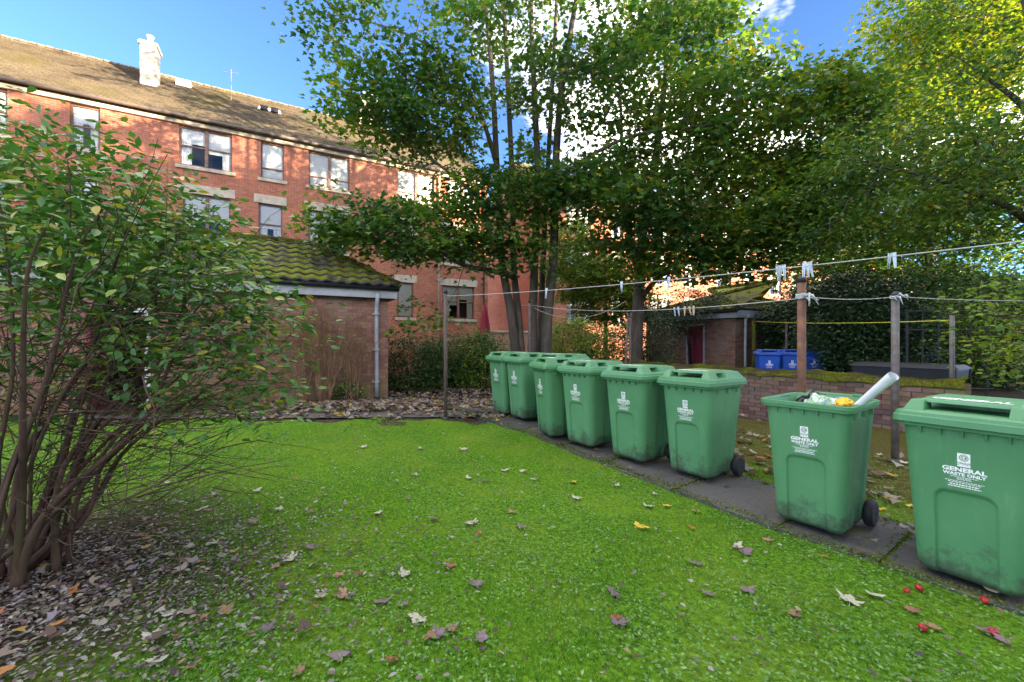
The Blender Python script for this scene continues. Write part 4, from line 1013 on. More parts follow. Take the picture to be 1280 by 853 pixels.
ax = (Bq - A).normalized(); sd = ax.cross(Vector((0, 0, 1))).normalized(); upv = sd.cross(ax)
for p, rr in ((A, .02), (Bq, .029)):
    for i in range(n):
        a = i / n * 2 * math.pi * 1.35; q = rr * (1 + .16 * i / n); vs.append(p + sd * math.cos(a) * q + upv * math.sin(a) * q)
mb.add(vs, [(i, i + 1, n + i + 1, n + i) for i in range(n - 1)])
tag(mb.build('rolled_paper', 'paper_white', None, True), 'loosely rolled white paper leaning out of the open bin', 'paper')

# blue and black bins in the yard behind the wall
def plain_bin(label, cat, loc, rz, mat, group=None, sc=1.0):
    t = thing('wheelie_bin', label, cat, loc, rz, group); t.scale = (sc, sc, sc)
    for nm, me in (('body', BODY), ('rim', RIM), ('handle', HANDLE), ('lid', LID['lid'])):
        me2 = me.copy(); me2.materials[0] = M[mat]; link(nm, me2, t)
    l = t.children[-1]
    for b in LID['boss'] + [LID['plate']]:
        me2 = b.copy(); me2.materials[0] = M[mat]; link('lid_boss', me2, l)
    for s in (-1, 1): w = link('wheel', TYRE, t); w.location = (s * .255, .225, .102)
    me2 = PRINT.copy(); link('printed_label', me2, t)
    return t
bl = ['blue wheelie bin beside the white downpipe of the far outhouse', 'blue wheelie bin, second from the far outhouse', 'blue wheelie bin, third from the far outhouse, nearest the evergreen bush']
for k, px_ in enumerate((959, 987, 1014)):
    p = at(px_, 426.5, 11.3 + .12 * k); p.z = .15
    plain_bin(bl[k], 'bin', p, R(-22), 'blue_plastic', 'blue wheelie bins behind the garden wall')
p = at(1146, 426.5, 11.2); p.z = .10
plain_bin('blue-lidded bin behind the iron railing, right of the evergreen bush', 'bin', p, R(-10), 'blue_plastic')
t = thing('planter', 'long black plastic trough standing just behind the garden wall', 'trough', uv(GW_V + 1.6, 3.5, .14), TH - math.pi / 2)
MB().box(-.1, 1.15, -.25, .25, 0.0, .86, top=(-.16, 1.21, -.3, .3)).build('trough_body', 'black_plastic', t, bevel=.02)
MB().box(-.2, 1.25, -.34, .34, .862, .93, top=(-.12, 1.17, -.26, .26)).build('trough_lid', 'black_plastic', t, bevel=.015)

# ------------------------------------------------------------------ poles, lines, pegs
def pole(name, label, cat, p, h, r, mat, cap='black_plastic', collar=None, group=None):
    t = thing(name, label, cat, p, 0, group)
    MB().tube([(0, 0, -.1), (0, 0, h * .5), (0, 0, h)], r, 14).build('shaft', mat, t, True)
    MB().lathe([(r * 1.06, h - .05), (r * 1.08, h - .01), (r * .8, h + .018), (.002, h + .024)], 14).build('cap', cap, t, True)
    MB().lathe([(r * 1.5, -.05), (r * 1.45, .012), (r * 1.02, .03)], 12).build('collar', 'slab', t, True)
    return t
PB = at(1002, 426.5, 4.0); PB.z = 0.0
PG = ground(1119, 577)
PL = ground(557, 524)
PM = at(662, 426.5, 9.4); PM.z = 0
pole('clothes_pole', 'rusty brown clothes pole with tied rags, behind the open bin', 'pole', PB, 2.06, .037, 'rusty_pole')
pole('clothes_pole', 'dark grey clothes pole against the garden wall, between the open bin and the last bin', 'pole', PG, 1.92, .037, 'grey_pole')
pole('clothes_pole', 'slim dark clothes pole at the far edge of the lawn, left of the bins', 'pole', PL, 2.12, .03, 'dark_pole')
t = pole('clothes_pole', 'thin clothes pole with a short crosspiece, in front of the tree trunks', 'pole', PM, 2.36, .03, 'dark_pole')
MB().tube([(-.16, 0, 2.25), (.16, .02, 2.25)], .014, 8).build('crosspiece', 'grey_pole', t, True)
p = at(1190, 426.5, 6.2); p.z = .14
pole('clothes_pole', 'pale grey clothes pole behind the garden wall, holding the yellow line', 'pole', p, 1.75, .03, 'grey_pole'); PY2 = p
p = at(942, 426.5, 12.0); p.z = .14
pole('clothes_pole', 'mossy post beside the far outhouse, holding the yellow line', 'pole', p, 1.95, .05, 'moss'); PY1 = p
p = at(983, 426.5, 11.6); p.z = .14
pole('clothes_pole', 'thin brown post in front of the blue bins', 'pole', p, 1.9, .03, 'dark_pole')
for dx, lab in ((0, 'thin bare clothes prop leaning behind the bins, the more tilted of two'), (.3, 'thin bare clothes prop standing upright behind the bins')):
    p = at(779 if dx == 0 else 788, 426.5, 9.0); p.z = 0
    o = MB().tube([(0, 0, -.05), ((.12 if dx == 0 else 0), .05, 1.98)], .022, 8)
    o.box(-.02 + (.12 if dx == 0 else 0), .02 + (.12 if dx == 0 else 0), .03, .07, 1.95, 2.06, top=(-.04 + (.12 if dx == 0 else 0), .04 + (.12 if dx == 0 else 0), .03, .07))
    o = o.build('clothes_prop', 'dark_pole', None, True); o.location = p; tag(o, lab, 'prop')

def line(label, A, Bp, sag, mat='cord', r=.0045, n=28):
    pts = [A.lerp(Bp, i / n) - Vector((0, 0, sag * 4 * (i / n) * (1 - i / n))) for i in range(n + 1)]
    tag(MB().tube(pts, r, 6).build('clothes_line', mat, None, True), label, 'line')
    return lambda f: A.lerp(Bp, f) - Vector((0, 0, sag * 4 * f * (1 - f)))
LA = PL + Vector((0, 0, 2.03)); LB = Vector((4.15, 1.55, 2.10))
L1 = line('upper pale clothes line strung from the slim pole over the bins', LA, LB, .085)
L2 = line('lower pale clothes line from the rusty pole to the thin pole by the trunks', PB + Vector((0, 0, 1.86)), PM + Vector((.14, .02, 2.25)), .12, r=.005)
line('short pale line between the rusty pole and the dark grey pole', PB + Vector((0, 0, 1.88)), PG + Vector((0, 0, 1.88)), .03, r=.0045)
line('pale line leaving the dark grey pole towards the overhanging bush', PG + Vector((0, 0, 1.88)), PG + Vector((4.2, .7, 1.95)), .05, r=.0045)
L3 = line('yellow plastic clothes line stretched behind the garden wall', PY1 + Vector((0, 0, 1.88)), PY2 + Vector((0, 0, 1.62)), .05, 'yellow_cord', r=.008)
line('thin grey line passing through the left-hand shrub to the outhouse eave', Vector((-6.2, 4.3, 2.13)), c0 + Vd * (SL - 4.9) - Ud * .2 + Vector((0, 0, 2.45)), .03, r=.0045)
line('loose cord hanging between the props and the thin pole', PM + Vector((.1, 0, 2.2)), at(783, 376, 9.0), .3, r=.004)

def peg_meshes(mat):
    out = []
    for k in range(3):
        r = random.Random(k); a = R(r.uniform(3, 9)); mb = MB()
        for s in (-1, 1):
            c, sn = math.cos(a * s), math.sin(a * s)
            def P(x, y, z): return (x * c + (z) * sn * .6 + s * .006, y, z * c)
            vs = [P(x, y, z) for z, w in ((.028, .0062), (-.02, .0066), (-.085, .005)) for x, y in ((-w, -.006), (w, -.006), (w, .006), (-w, .006))]
            mb.add(vs, [(3, 2, 1, 0), (8, 9, 10, 11)] + [(j * 4 + i, j * 4 + (i + 1) % 4, (j + 1) * 4 + (i + 1) % 4, (j + 1) * 4 + i) for j in range(2) for i in range(4)])
        mb.tube([(0, -.012, .004), (0, .012, .004)], .007, 8)
        out.append(mb.mesh('clothes_peg', mat))
    return out
PW_, PO_ = peg_meshes('peg_white'), peg_meshes('peg_wood')
def fr_at(fn, px):
    lo, hi = 0.0, 1.0; s = 1 if fn(1).x / max(fn(1).y, .1) > fn(0).x / fn(0).y else -1
    for _ in range(40):
        m = (lo + hi) / 2; q = fn(m)
        if s * (q.x / q.y * FPX + 640 - px) < 0: lo = m
        else: hi = m
    return (lo + hi) / 2
rs = random.Random(4)
def pegs(fn, xs, mats, label, group, sc=1.0):
    d = (fn(.51) - fn(.5)).normalized()
    for px_ in xs:
        q = fn(fr_at(fn, px_)); o = link('clothes_peg', mats[rs.randrange(3)]); o.location = q - Vector((0, 0, .002)); o.scale = (sc * .8, sc * .8, sc * .95)
        o.rotation_euler = (R(rs.uniform(-12, 12)), R(rs.uniform(-8, 8)), math.atan2(d.y, d.x) + R(rs.uniform(-25, 25)))
        tag(o, label, 'peg', group)
pegs(L1, (683, 777, 836), PW_, 'pale blue-white peg hanging alone on the upper clothes line', 'single pegs on the upper line', 1.25)
pegs(L1, (972, 976, 980), PW_, 'pale blue-white peg in the tight trio left of the rusty pole, upper line', 'trio of pegs on the upper line', 1.2)
pegs(L1, (1005, 1010, 1013), PW_, 'pale blue-white peg bunched on the upper line right above the rusty pole', 'bunched pegs above the rusty pole', 1.15)
pegs(L1, (1112, 1118), PW_, 'white peg of the pair on the upper line above the dark grey pole', 'pair of pegs above the grey pole', 1.05)
pegs(L2, (843, 848), PW_, 'white peg on the lower line in front of the far outhouse', 'white pegs on the lower line', 1.1)
pegs(L2, (856, 862, 867), PO_, 'wooden peg on the lower line in front of the far outhouse', 'wooden pegs on the lower line', 1.1)
for k, (bp, nm) in enumerate(((PB, 'knotted pale rag and cord tied round the rusty clothes pole'), (PG, 'knotted pale cord tied round the dark grey clothes pole'))):
    mb = MB(); r = random.Random(k + 2)
    for j in range(4 if k == 0 else 3): 
        z = 1.86 + .012 * j; mb.tube([(math.cos(a_) * .044, math.sin(a_) * .044, z + .004 * math.sin(3 * a_)) for a_ in np.linspace(0, 2 * math.pi, 15)], .008, 5)
    for j in range(5):
        a_ = r.uniform(-2.4, -.4); e = Vector((math.cos(a_), math.sin(a_), 0))
        mb.tube([e * .045 + Vector((0, 0, 1.875)), e * (.08 + r.uniform(0, .04)) + Vector((0, 0, 1.86 + r.uniform(-.02, .06))), e * (.1 + r.uniform(0, .05)) + Vector((r.uniform(-.03, .05), 0, 1.82 + r.uniform(-.05, .05)))], [.009, .011, .003], 5)
    o = mb.build('tied_rag', 'rag', None, True); o.location = bp; tag(o, nm, 'rag')

# iron railing and folded parasol in the background
t = thing('iron_railing', 'black iron railing frame behind the garden wall, near the black trough', 'railing', at(1135, 426.5, 9.0) * 1.0, R(-8)); t.location.z = .14
for z in (.3, 1.55, 1.95): MB().tube([(-.1, 0, z), (1.6, 0, z)], .018, 6).build('rail', 'iron', t)
for k in range(6): MB().tube([(k * .3 - .02, 0, 0), (k * .3 - .02, 0, 2.0)], .016 if k % 3 else .026, 6).build('upright', 'iron', t)
t = thing('parasol', 'closed burgundy parasol standing by the corner of the long tenement', 'parasol', at(606, 426.5, 19.0), 0); t.location.z = 0
MB().tube([(0, 0, 0), (0, 0, 3.0)], .03, 8).build('mast', 'grey_pole', t, True)
MB().lathe([(.30, 1.75), (.26, 1.8), (.22, 2.2), (.14, 2.8), (.03, 3.2)], 9).build('folded_canopy', 'red_cloth', t)
t = thing('boundary_wall', 'sunlit low orange wall seen through the gap between the tenements', 'wall', uv(V1 + .05, UF - .4), TH)
MB().box(0, 4.0, 0, .22, -.1, 1.9).build('wall_face', 'terracotta_wall', t); MB().box(-.04, 4.04, -.05, .27, 1.9, 2.02).build('coping', 'sandstone', t, bevel=.02)
# garden chair by the far outhouse
t = thing('garden_chair', 'rusty bare metal chair by the door of the far outhouse', 'chair', at(829, 426.5, 14.6), R(40)); t.location.z = .14
for x_, y_ in ((-.2, -.2), (.2, -.2), (-.2, .2), (.2, .2)): MB().tube([(x_, y_, 0), (x_, y_, .45 if y_ < 0 else .9)], .016, 6).build('leg', 'rusty_pole', t)
MB().box(-.22, .22, -.22, .22, .43, .46).build('seat', 'rusty_pole', t); MB().box(-.22, .22, .19, .215, .78, .9).build('backrest', 'rusty_pole', t)

# ------------------------------------------------------------------ plants
def grow(stems, targets, r_tip=.006, up=.15, seg=.35, seed=1, expo=2.4, prefer_up=.35, minz=None):
    """stems: list of (points, r_base, r_top); targets: spray centres. Returns branch polylines with radii and end directions."""
    r = np.random.default_rng(seed)
    P = []; par = []; base = []
    for pts, r0, r1 in stems:
        pts = [np.array(p, float) for p in pts]; prev = -1
        L_ = sum(np.linalg.norm(pts[i + 1] - pts[i]) for i in range(len(pts) - 1)); acc = 0
        for i in range(len(pts) - 1):
            n = max(1, int(np.linalg.norm(pts[i + 1] - pts[i]) / seg))
            for k in range(n + (1 if i == len(pts) - 2 else 0)):
                q = pts[i] + (pts[i + 1] - pts[i]) * k / n
                P.append(q); par.append(prev); prev = len(P) - 1
                f = (acc + np.linalg.norm(q - pts[i])) / L_; base.append(r0 + (r1 - r0) * f)
            acc += np.linalg.norm(pts[i + 1] - pts[i])
    ns = len(P); child = []
    T = np.array(targets); S0 = np.array(P)
    order = np.argsort([np.min(np.linalg.norm(S0 - t, axis=1)) for t in T])
    cap = ns + 40 * len(T) + 10; A = np.zeros((cap, 3)); A[:ns] = S0; cnt = ns; plen = np.zeros(cap)
    ends = []; chains = []
    for oi in order:
        t = T[oi]; d = A[:cnt] - t; dist = np.linalg.norm(d, axis=1)
        cost = dist + .45 * plen[:cnt] + prefer_up * np.maximum(0, A[:cnt, 2] - t[2] + .25 * dist) * 1.6
        if minz is not None: cost = cost + 50 * (A[:cnt, 2] < minz)
        j = int(np.argmin(cost)); a = A[j]; dv = t - a; Ld = np.linalg.norm(dv)
        n = min(38, max(2, int(Ld / seg)))
        side = r.normal(0, .06 * Ld, 3); side[2] = abs(side[2]) * .5 + up * Ld * .5
        ch = [j]; prev = j
        for k in range(1, n + 1):
            f = k / n; q = a + dv * f + side * math.sin(math.pi * f) * .8 + (r.normal(0, .02 * min(Ld, 1.5), 3) if k < n else 0)
            A[cnt] = q; plen[cnt] = plen[prev] + np.linalg.norm(q - A[prev]); par.append(prev); base.append(0); prev = cnt; ch.append(cnt); cnt += 1
        chains.append(ch); e = A[ch[-1]] - A[ch[-2]]; ends.append((A[ch[-1]].copy(), e / max(1e-6, np.linalg.norm(e))))
    A = A[:cnt]; rad = np.zeros(cnt); w = np.zeros(cnt)
    for i in range(cnt - 1, -1, -1):
        if w[i] == 0: w[i] = r_tip ** expo
        if par[i] >= 0: w[par[i]] += w[i]
    rad = w ** (1 / expo); rad = np.maximum(rad, np.array(base)) if True else rad
    for i in range(ns): rad[i] = base[i]
    return A, rad, chains, ends
def stem_mb(pts, rads, n=9, wob=.0, seed=0):
    """smooth a stem by Catmull-Rom"""
    pts = [Vector(p) for p in pts]; out = []; rr = []
    for i in range(len(pts) - 1):
        p0, p1, p2, p3 = pts[max(i - 1, 0)], pts[i], pts[i + 1], pts[min(i + 2, len(pts) - 1)]
        for k in range(6):
            f = k / 6; out.append(.5 * ((2 * p1) + (p2 - p0) * f + (2 * p0 - 5 * p1 + 4 * p2 - p3) * f * f + (3 * p1 - p0 - 3 * p2 + p3) * f ** 3)); rr.append(rads[i] + (rads[i + 1] - rads[i]) * f)
    out.append(pts[-1]); rr.append(rads[-1]); return out, rr
def spray_leaves(ends, n_each, spread, size, r, flat=.35, droop=.25, tilt=.5, sj=.3):
    E = np.array([e[0] for e in ends]); D = np.array([e[1] for e in ends]); m = len(E)
    idx = np.repeat(np.arange(m), n_each); n = len(idx)
    ctr = E[idx]; off = r.normal(0, 1, (n, 3)) * spread * np.array([1, 1, flat]) * r.uniform(.7, 1.35, m)[idx][:, None]
    off += D[idx] * spread * .5
    off[:, 2] -= droop * np.hypot(off[:, 0], off[:, 1]) ** 1.5
    pos = ctr + off
    ax = off * np.array([1, 1, .2]) / max(spread, .01) + r.normal(0, .5, (n, 3)); ax[:, 2] -= .25
    nr = np.column_stack([r.normal(0, tilt, n), r.normal(0, tilt, n), np.ones(n)])
    return pos, size * r.uniform(1 - sj, 1 + sj, n), ax, nr
def crown_targets(r, blobs, total, hollow=.35, gap=None):
    """blobs: (cx,cy,cz,rx,ry,rz,weight)"""
    w = np.array([b[6] for b in blobs], float); w /= w.sum(); out = []
    while len(out) < total:
        b = blobs[r.choice(len(blobs), p=w)]
        d = r.normal(0, 1, 3); d /= np.linalg.norm(d); k = r.uniform(hollow ** 3, 1) ** (1 / 3)
        p = np.array(b[:3]) + d * k * np.array(b[3:6])
        if gap is not None and gap(p): continue
        out.append(p)
    return out
def tree(label, stems, blobs, n_spray, n_each, leaf, lmat, bark='bark', spread=.42, size=.15, seed=1, cat='tree', name='tree', group=None, gap=None, loc=None, twig=.006, tilt=.5, hollow=.35, part='trunk', flat=.35, seg=.35, prefer_up=.35, minz=None, tmpl='maple', up=.15):
    r = np.random.default_rng(seed)
    base = Vector(stems[0][0][0]); base.z = min(0.14, base.z) if base.z > 0 else 0
    t = thing(name, label, cat, base, 0, group); ofs = np.array(base)
    sm = []
    for pts, r0, r1 in stems:
        q, rr = stem_mb(pts, np.linspace(r0, r1, len(pts))); rr[0] *= 1.35; rr[1] *= 1.2
        if len(rr) > 2: rr[2] *= 1.08
        MB().tube([Vector(p) - base for p in q], rr, 10).build(part, bark, t, True)
        sm.append(([tuple(p) for p in q], r0, r1))
    T = crown_targets(r, blobs, n_spray, hollow, gap)
    A, rad, chains, ends = grow(sm, T, twig, up, seg, seed, prefer_up=prefer_up, minz=minz)
    for q, r0, r1 in sm:
        e = np.array(q[-1]) - np.array(q[-3]); ends.append((np.array(q[-1]), e / max(1e-6, np.linalg.norm(e))))
        if r1 < .03: ends.append((np.array(q[-5]), e / max(1e-6, np.linalg.norm(e))))
    A = A - ofs
    mb = MB()
    for ch in chains:
        rr = [min(rad[i], .22) for i in ch]; rr[0] = min(rr[0], rr[1] * 1.25)
        mb.tube([Vector(A[i]) for i in ch], rr, 6 if rr[0] > .02 else 4, caps=False)
    tag(mb.build('branches', bark, t, True), kind='stuff')
    pos, sz, ax, nr = spray_leaves([(e[0] - ofs, e[1]) for e in ends], n_each, spread, size, r, flat=flat, tilt=tilt)
    tag(link('crown', leaves('crown', pos, sz, ax, nr, lmat, tmpl), t), kind='stuff')
    return t

# the many-stemmed sycamore behind the bins
D0 = 12.2
def P3(px, py, d): q = at(px, py, d); return (q.x, q.y, q.z)
def base3(px, d, z=0.0): q = at(px, 426.5, d); return (q.x, q.y, z)
stems = [
 ([base3(648, D0), P3(640, 400, D0), P3(628, 330, D0 + .1), P3(622, 230, D0 + .1), P3(616, 110, D0 + .2), P3(606, 0, D0 + .3), P3(590, -120, D0 + .3)], .145, .04),
 ([base3(655, D0 + .15), P3(648, 395, D0 + .2), P3(642, 330, D0 + .3), P3(640, 220, D0 + .4), P3(634, 90, D0 + .5), P3(628, -40, D0 + .5), P3(625, -160, D0 + .5)], .125, .04),
 ([base3(665, D0), P3(666, 400, D0), P3(668, 330, D0), P3(672, 220, D0), P3(668, 120, D0), P3(664, 20, D0), P3(668, -140, D0)], .15, .045),
 ([base3(682, D0 - .15), P3(684, 400, D0 - .15), P3(692, 320, D0 - .2), P3(694, 220, D0 - .2), P3(702, 110, D0 - .2), P3(720, 0, D0 - .2), P3(745, -150, D0 - .2)], .175, .045),
 ([base3(672, D0 + .5), P3(676, 400, D0 + .5), P3(680, 300, D0 + .6), P3(688, 150, D0 + .7), P3(696, 0, D0 + .8), P3(700, -120, D0 + .8)], .11, .04),
 # long low limbs
 ([P3(668, 330, D0), P3(640, 290, D0 - .3), P3(600, 250, D0 - .6), P3(560, 215, D0 - .8), P3(510, 180, D0 - 1.0), P3(455, 155, D0 - 1.2)], .09, .006),
 ([P3(640, 345, D0), P3(610, 338, D0 - .5), P3(575, 330, D0 - .9), P3(535, 305, D0 - 1.2), P3(480, 288, D0 - 1.5), P3(420, 275, D0 - 1.7)], .08, .006),
 ([P3(694, 230, D0 - .2), P3(730, 200, D0 - .6), P3(790, 170, D0 - 1.0), P3(860, 160, D0 - 1.3), P3(930, 150, D0 - 1.4)], .08, .006),
 ([P3(620, 200, D0), P3(590, 120, D0), P3(540, 60, D0 - .4), P3(470, 30, D0 - .8), P3(390, 15, D0 - 1.0)], .07, .006),
]
def b_at(px, py, d, rx, ry, rz, w): q = at(px, py, d); return (q.x, q.y, q.z, rx, ry, rz, w)
blobs = [b_at(660, 60, D0, 3.2, 2.6, 3.2, 2.0), b_at(530, 130, D0 - .7, 2.0, 1.6, 1.5, 1.5), b_at(440, 40, D0 - .8, 1.3, 1.0, .8, .45), b_at(470, 130, D0 - 1.2, 1.3, 1.0, .8, .6), b_at(520, 285, D0 - 1.2, 1.7, 1.2, .75, 1.35), b_at(440, 275, D0 - 1.6, 1.0, .8, .55, .55),
         b_at(800, 110, D0 - .6, 2.6, 2.0, 2.0, 2.4), b_at(640, 240, D0 - .9, 1.7, .8, 1.0, 1.3), b_at(620, 310, D0 - 1.0, 1.5, .8, .5, .7), b_at(560, -80, D0, 3.5, 2.5, 2.0, 1.2), b_at(780, -60, D0, 3.5, 2.5, 2.0, 1.3), b_at(760, 240, D0 - 1, 1.6, 1.2, 1.0, 1.2),
         b_at(530, 395, D0 - .9, .7, .5, .35, .2)]
tree('many-stemmed sycamore rising behind the far green bins, grey trunks', stems, blobs, 600, 50, 'maple', 'leaf_sycamore', seed=21, spread=.33, size=.16, minz=2.2)
# the second tree, beyond the garden wall
D1 = 13.5
stems = [([base3(795, D1, .1), P3(796, 420, D1), P3(800, 340, D1), P3(806, 270, D1), P3(822, 180, D1), P3(835, 60, D1), P3(845, -80, D1)], .23, .05),
         ([P3(800, 345, D1), P3(786, 290, D1 + .2), P3(778, 200, D1 + .3), P3(775, 90, D1 + .3)], .13, .04),
         ([P3(799, 375, D1), P3(830, 340, D1 - .5), P3(880, 300, D1 - 1.0), P3(930, 270, D1 - 1.6)], .1, .006)]
blobs = [b_at(850, 220, D1 - .5, 3.6, 2.2, 1.7, 3), b_at(960, 170, D1 - .5, 3.0, 2.2, 2.4, 3), b_at(850, 60, D1, 2.4, 2.2, 1.6, 1.4), b_at(830, 300, D1 - 1.2, 2.4, 1.2, .8, 1.3), b_at(950, 280, D1 - 1.8, 2.4, 1.2, .8, 1.4), b_at(1020, 250, D1 - 1.4, 1.8, 1.4, 1.1, 1.4), b_at(890, 325, D1 - 1.6, 2.4, 1.0, .45, .9), b_at(1030, 150, D1 - 1.0, 1.4, 1.4, 1.4, 1.0)]
tree('spreading dark green maple with its trunk behind the garden wall', stems, blobs, 680, 58, 'maple', 'leaf_maple', seed=33, spread=.36, size=.16, minz=2.4)
# the tree whose trunk stands out of sight to the right
stems = [([(12.2, 8.6, 0), (12.0, 8.6, 2.5), (11.7, 8.7, 5), (11.2, 8.9, 8), (10.8, 9, 11)], .26, .07),
         ([(12.0, 8.6, 2.6), (10.6, 8.6, 4.0), (9.0, 8.7, 4.8), (7.4, 8.8, 5.2)], .12, .006), ([(11.7, 8.7, 5), (11.0, 8.9, 6.4), (10.4, 9.1, 7.2), (9.9, 9.2, 7.7)], .09, .006)]
blobs = [(11.0, 9.0, 8.9, 2.0, 2.0, 2.1, 1.4), (8.9, 9.0, 5.2, 2.5, 1.9, 1.0, 2.2), (11.0, 8.6, 6.6, 2.0, 2.0, 1.8, 1.6), (9.6, 8.4, 4.2, 2.2, 1.5, .7, 1.2), (8.0, 9.4, 3.9, 1.6, 1.2, .6, .7)]
tree('dark green tree whose fine-leaved boughs reach in over the last bin', stems, blobs, 360, 56, 'maple', 'leaf_maple', seed=41, spread=.36, size=.115, minz=2.6, tmpl='oval')
stems = [([base3(1168, 17, .1), P3(1166, 380, 17), P3(1160, 280, 17), P3(1155, 150, 17), P3(1160, 20, 17), P3(1165, -90, 17)], .22, .05)]
blobs = [b_at(1170, 90, 17, 2.2, 2.2, 2.6, 3), b_at(1190, 10, 17, 2.6, 2.2, 2.4, 2.2), b_at(1115, 150, 16.6, 1.5, 1.5, 1.3, 1.3), b_at(1250, 60, 17, 2.5, 2.0, 2.2, 1.4), b_at(1200, 200, 17, 2.6, 1.8, 1.6, 1.4)]
tree('tall tree with sunlit yellow-green crown rising behind the evergreen bushes', stems, blobs, 480, 66, 'maple', 'leaf_yellowing', seed=44, spread=.42, size=.17, minz=2.6)
# farther trees that close the view
stems = [([base3(1098, 19, .1), P3(1100, 380, 19), P3(1108, 320, 19), P3(1120, 240, 19), P3(1130, 120, 19)], .2, .05), ([P3(1098, 385, 19), P3(1085, 330, 19), P3(1070, 260, 19.2), P3(1060, 180, 19.3)], .14, .04)]
blobs = [b_at(1100, 270, 19, 4.2, 2.5, 3.0, 3), b_at(1200, 300, 18, 4, 2.5, 2.6, 2), b_at(1040, 320, 18.5, 2.2, 1.8, 1.3, 1)]
tree('dark far tree forking low, behind the evergreen bushes', stems, blobs, 300, 60, 'maple', 'leaf_sycamore', seed=52, spread=.5, size=.2, minz=2.0)
stems = [([base3(757, 19.0), P3(757, 380, 19.0), P3(756, 320, 19), P3(754, 250, 19)], .1, .03)]
blobs = [b_at(735, 345, 19, 1.9, 1.2, 1.3, 2), b_at(770, 380, 18.5, 1.5, 1.0, .9, 1.4), b_at(715, 300, 19.2, 1.0, .8, .8, .6), b_at(790, 330, 19, 1.0, .9, 1.0, .6)]
tree('slender young tree with bright yellow-green leaves, between the two big trees', stems, blobs, 260, 75, 'maple', 'leaf_bright', seed=61, spread=.33, size=.13, minz=1.0)  # bright leaf colour also stands in for sunlight on this crown
# trees across the court, behind the viewer, whose shadows dapple the tenement
stems = [([(10.5, -.8, 0), (10.4, -.8, 4), (10.2, -.6, 8), (10, -.5, 12.5)], .25, .06)]
tree('tall court tree standing on the right of the lawn, out of the way', stems, [(10.2, -.6, 11.2, 2.8, 2.8, 2.2, 1)], 150, 40, 'maple', 'leaf_sycamore', seed=71, spread=.45, size=.2, minz=6)
stems = [([(15.5, 3.8, 0), (15.4, 3.8, 4), (15.2, 4, 8), (15, 4, 12.5)], .25, .06)]
tree('tall court tree by the far right-hand boundary', stems, [(15.2, 4, 11.0, 2.6, 2.6, 2.2, 1)], 110, 40, 'maple', 'leaf_sycamore', seed=72, spread=.45, size=.2, minz=6)

def bush(label, ctr, rad, n_clump, n_each, lmat, size, seed, tmpl='oval', spread=.2, name='bush', cat='bush', tilt=.8, hollow=.55, stems=5, flat=.7, sj=.3, group=None, bark='shrub_bark'):
    r = np.random.default_rng(seed); base = Vector((ctr[0], ctr[1], 0.0))
    t = thing(name, label, cat, base, 0, group)
    T = crown_targets(r, [(0, 0, ctr[2], rad[0], rad[1], rad[2], 1)], n_clump, hollow, lambda p: p[2] < .08)
    ss = []
    for k in range(stems):
        a = 2 * math.pi * k / stems; e = r.uniform(.25, .6)
        ss.append(([(.08 * math.cos(a), .08 * math.sin(a), 0), (rad[0] * e * .5 * math.cos(a), rad[1] * e * .5 * math.sin(a), ctr[2] * .7), (rad[0] * e * math.cos(a), rad[1] * e * math.sin(a), ctr[2] + rad[2] * .35)], .028, .01))
    A, rd, chains, ends = grow(ss, T, .004, .1, .3, seed)
    mb = MB()
    for pts, r0, r1 in ss: mb.tube(pts, np.linspace(r0, r1, 3), 6)
    for ch in chains: mb.tube([Vector(A[i]) for i in ch], [min(rd[i], .02) for i in ch], 4, caps=False)
    tag(mb.build('stems', bark, t, True), kind='stuff')
    pos, sz, ax, nr = spray_leaves(ends, n_each, spread, size, r, flat=flat, tilt=tilt, droop=.1, sj=sj)
    pos[:, 2] = np.maximum(pos[:, 2], .03)
    tag(link('foliage', leaves('foliage', pos, sz, ax, nr, lmat, tmpl), t), kind='stuff')
    return t
def bpos(px, d, z): q = at(px, 426.5, d); return (q.x, q.y, z)
bush('low dark hedge bush beside the right corner of the outhouse', bpos(520, 12.6, .75), (1.15, .8, .85), 150, 60, 'leaf_hedge', .075, 101, spread=.16)
bush('dark hedge bush in front of the ground-floor windows', bpos(565, 13.2, .75), (1.0, .8, .85), 130, 60, 'leaf_hedge', .075, 102, spread=.16)
bush('loose green shrub left of the tree trunks', bpos(603, 13.0, .85), (.8, .7, .9), 110, 50, 'leaf_sycamore', .09, 103, spread=.18)
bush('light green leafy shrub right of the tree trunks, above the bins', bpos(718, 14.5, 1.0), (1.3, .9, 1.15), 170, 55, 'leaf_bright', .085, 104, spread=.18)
bush('green shrub below the slender young tree', bpos(765, 15.5, .9), (1.3, .9, 1.1), 150, 55, 'leaf_sycamore', .09, 105, spread=.18)
bush('dark ivy-like shrub at the left end of the far outhouse', bpos(812, 14.6, 1.3), (.7, .6, 1.35), 100, 55, 'leaf_evergreen', .075, 106, spread=.17)
bush('dark overgrown creeper above the maroon door of the far outhouse', bpos(868, 17.0, 2.6), (1.6, 1.0, .9), 150, 50, 'leaf_evergreen', .09, 107, spread=.2)
bush('big dark evergreen bush behind the rusty pole', bpos(1066, 12.6, 1.7), (1.4, 1.1, 1.75), 330, 90, 'leaf_evergreen', .105, 108, spread=.2)
bush('big dark evergreen bush with paler tips, behind the dark grey pole', bpos(1090, 10.9, 1.45), (1.25, .9, 1.5), 290, 85, 'leaf_evergreen', .10, 109, spread=.18)
bush('tall dark evergreen bush behind the blue bins', bpos(1008, 15.2, 1.7), (1.3, .9, 1.8), 240, 90, 'leaf_evergreen', .09, 110, spread=.2)
bush('green shrub behind the iron railing', bpos(1165, 12.5, 1.3), (1.8, 1.0, 1.4), 180, 55, 'leaf_bright', .09, 111, spread=.2)
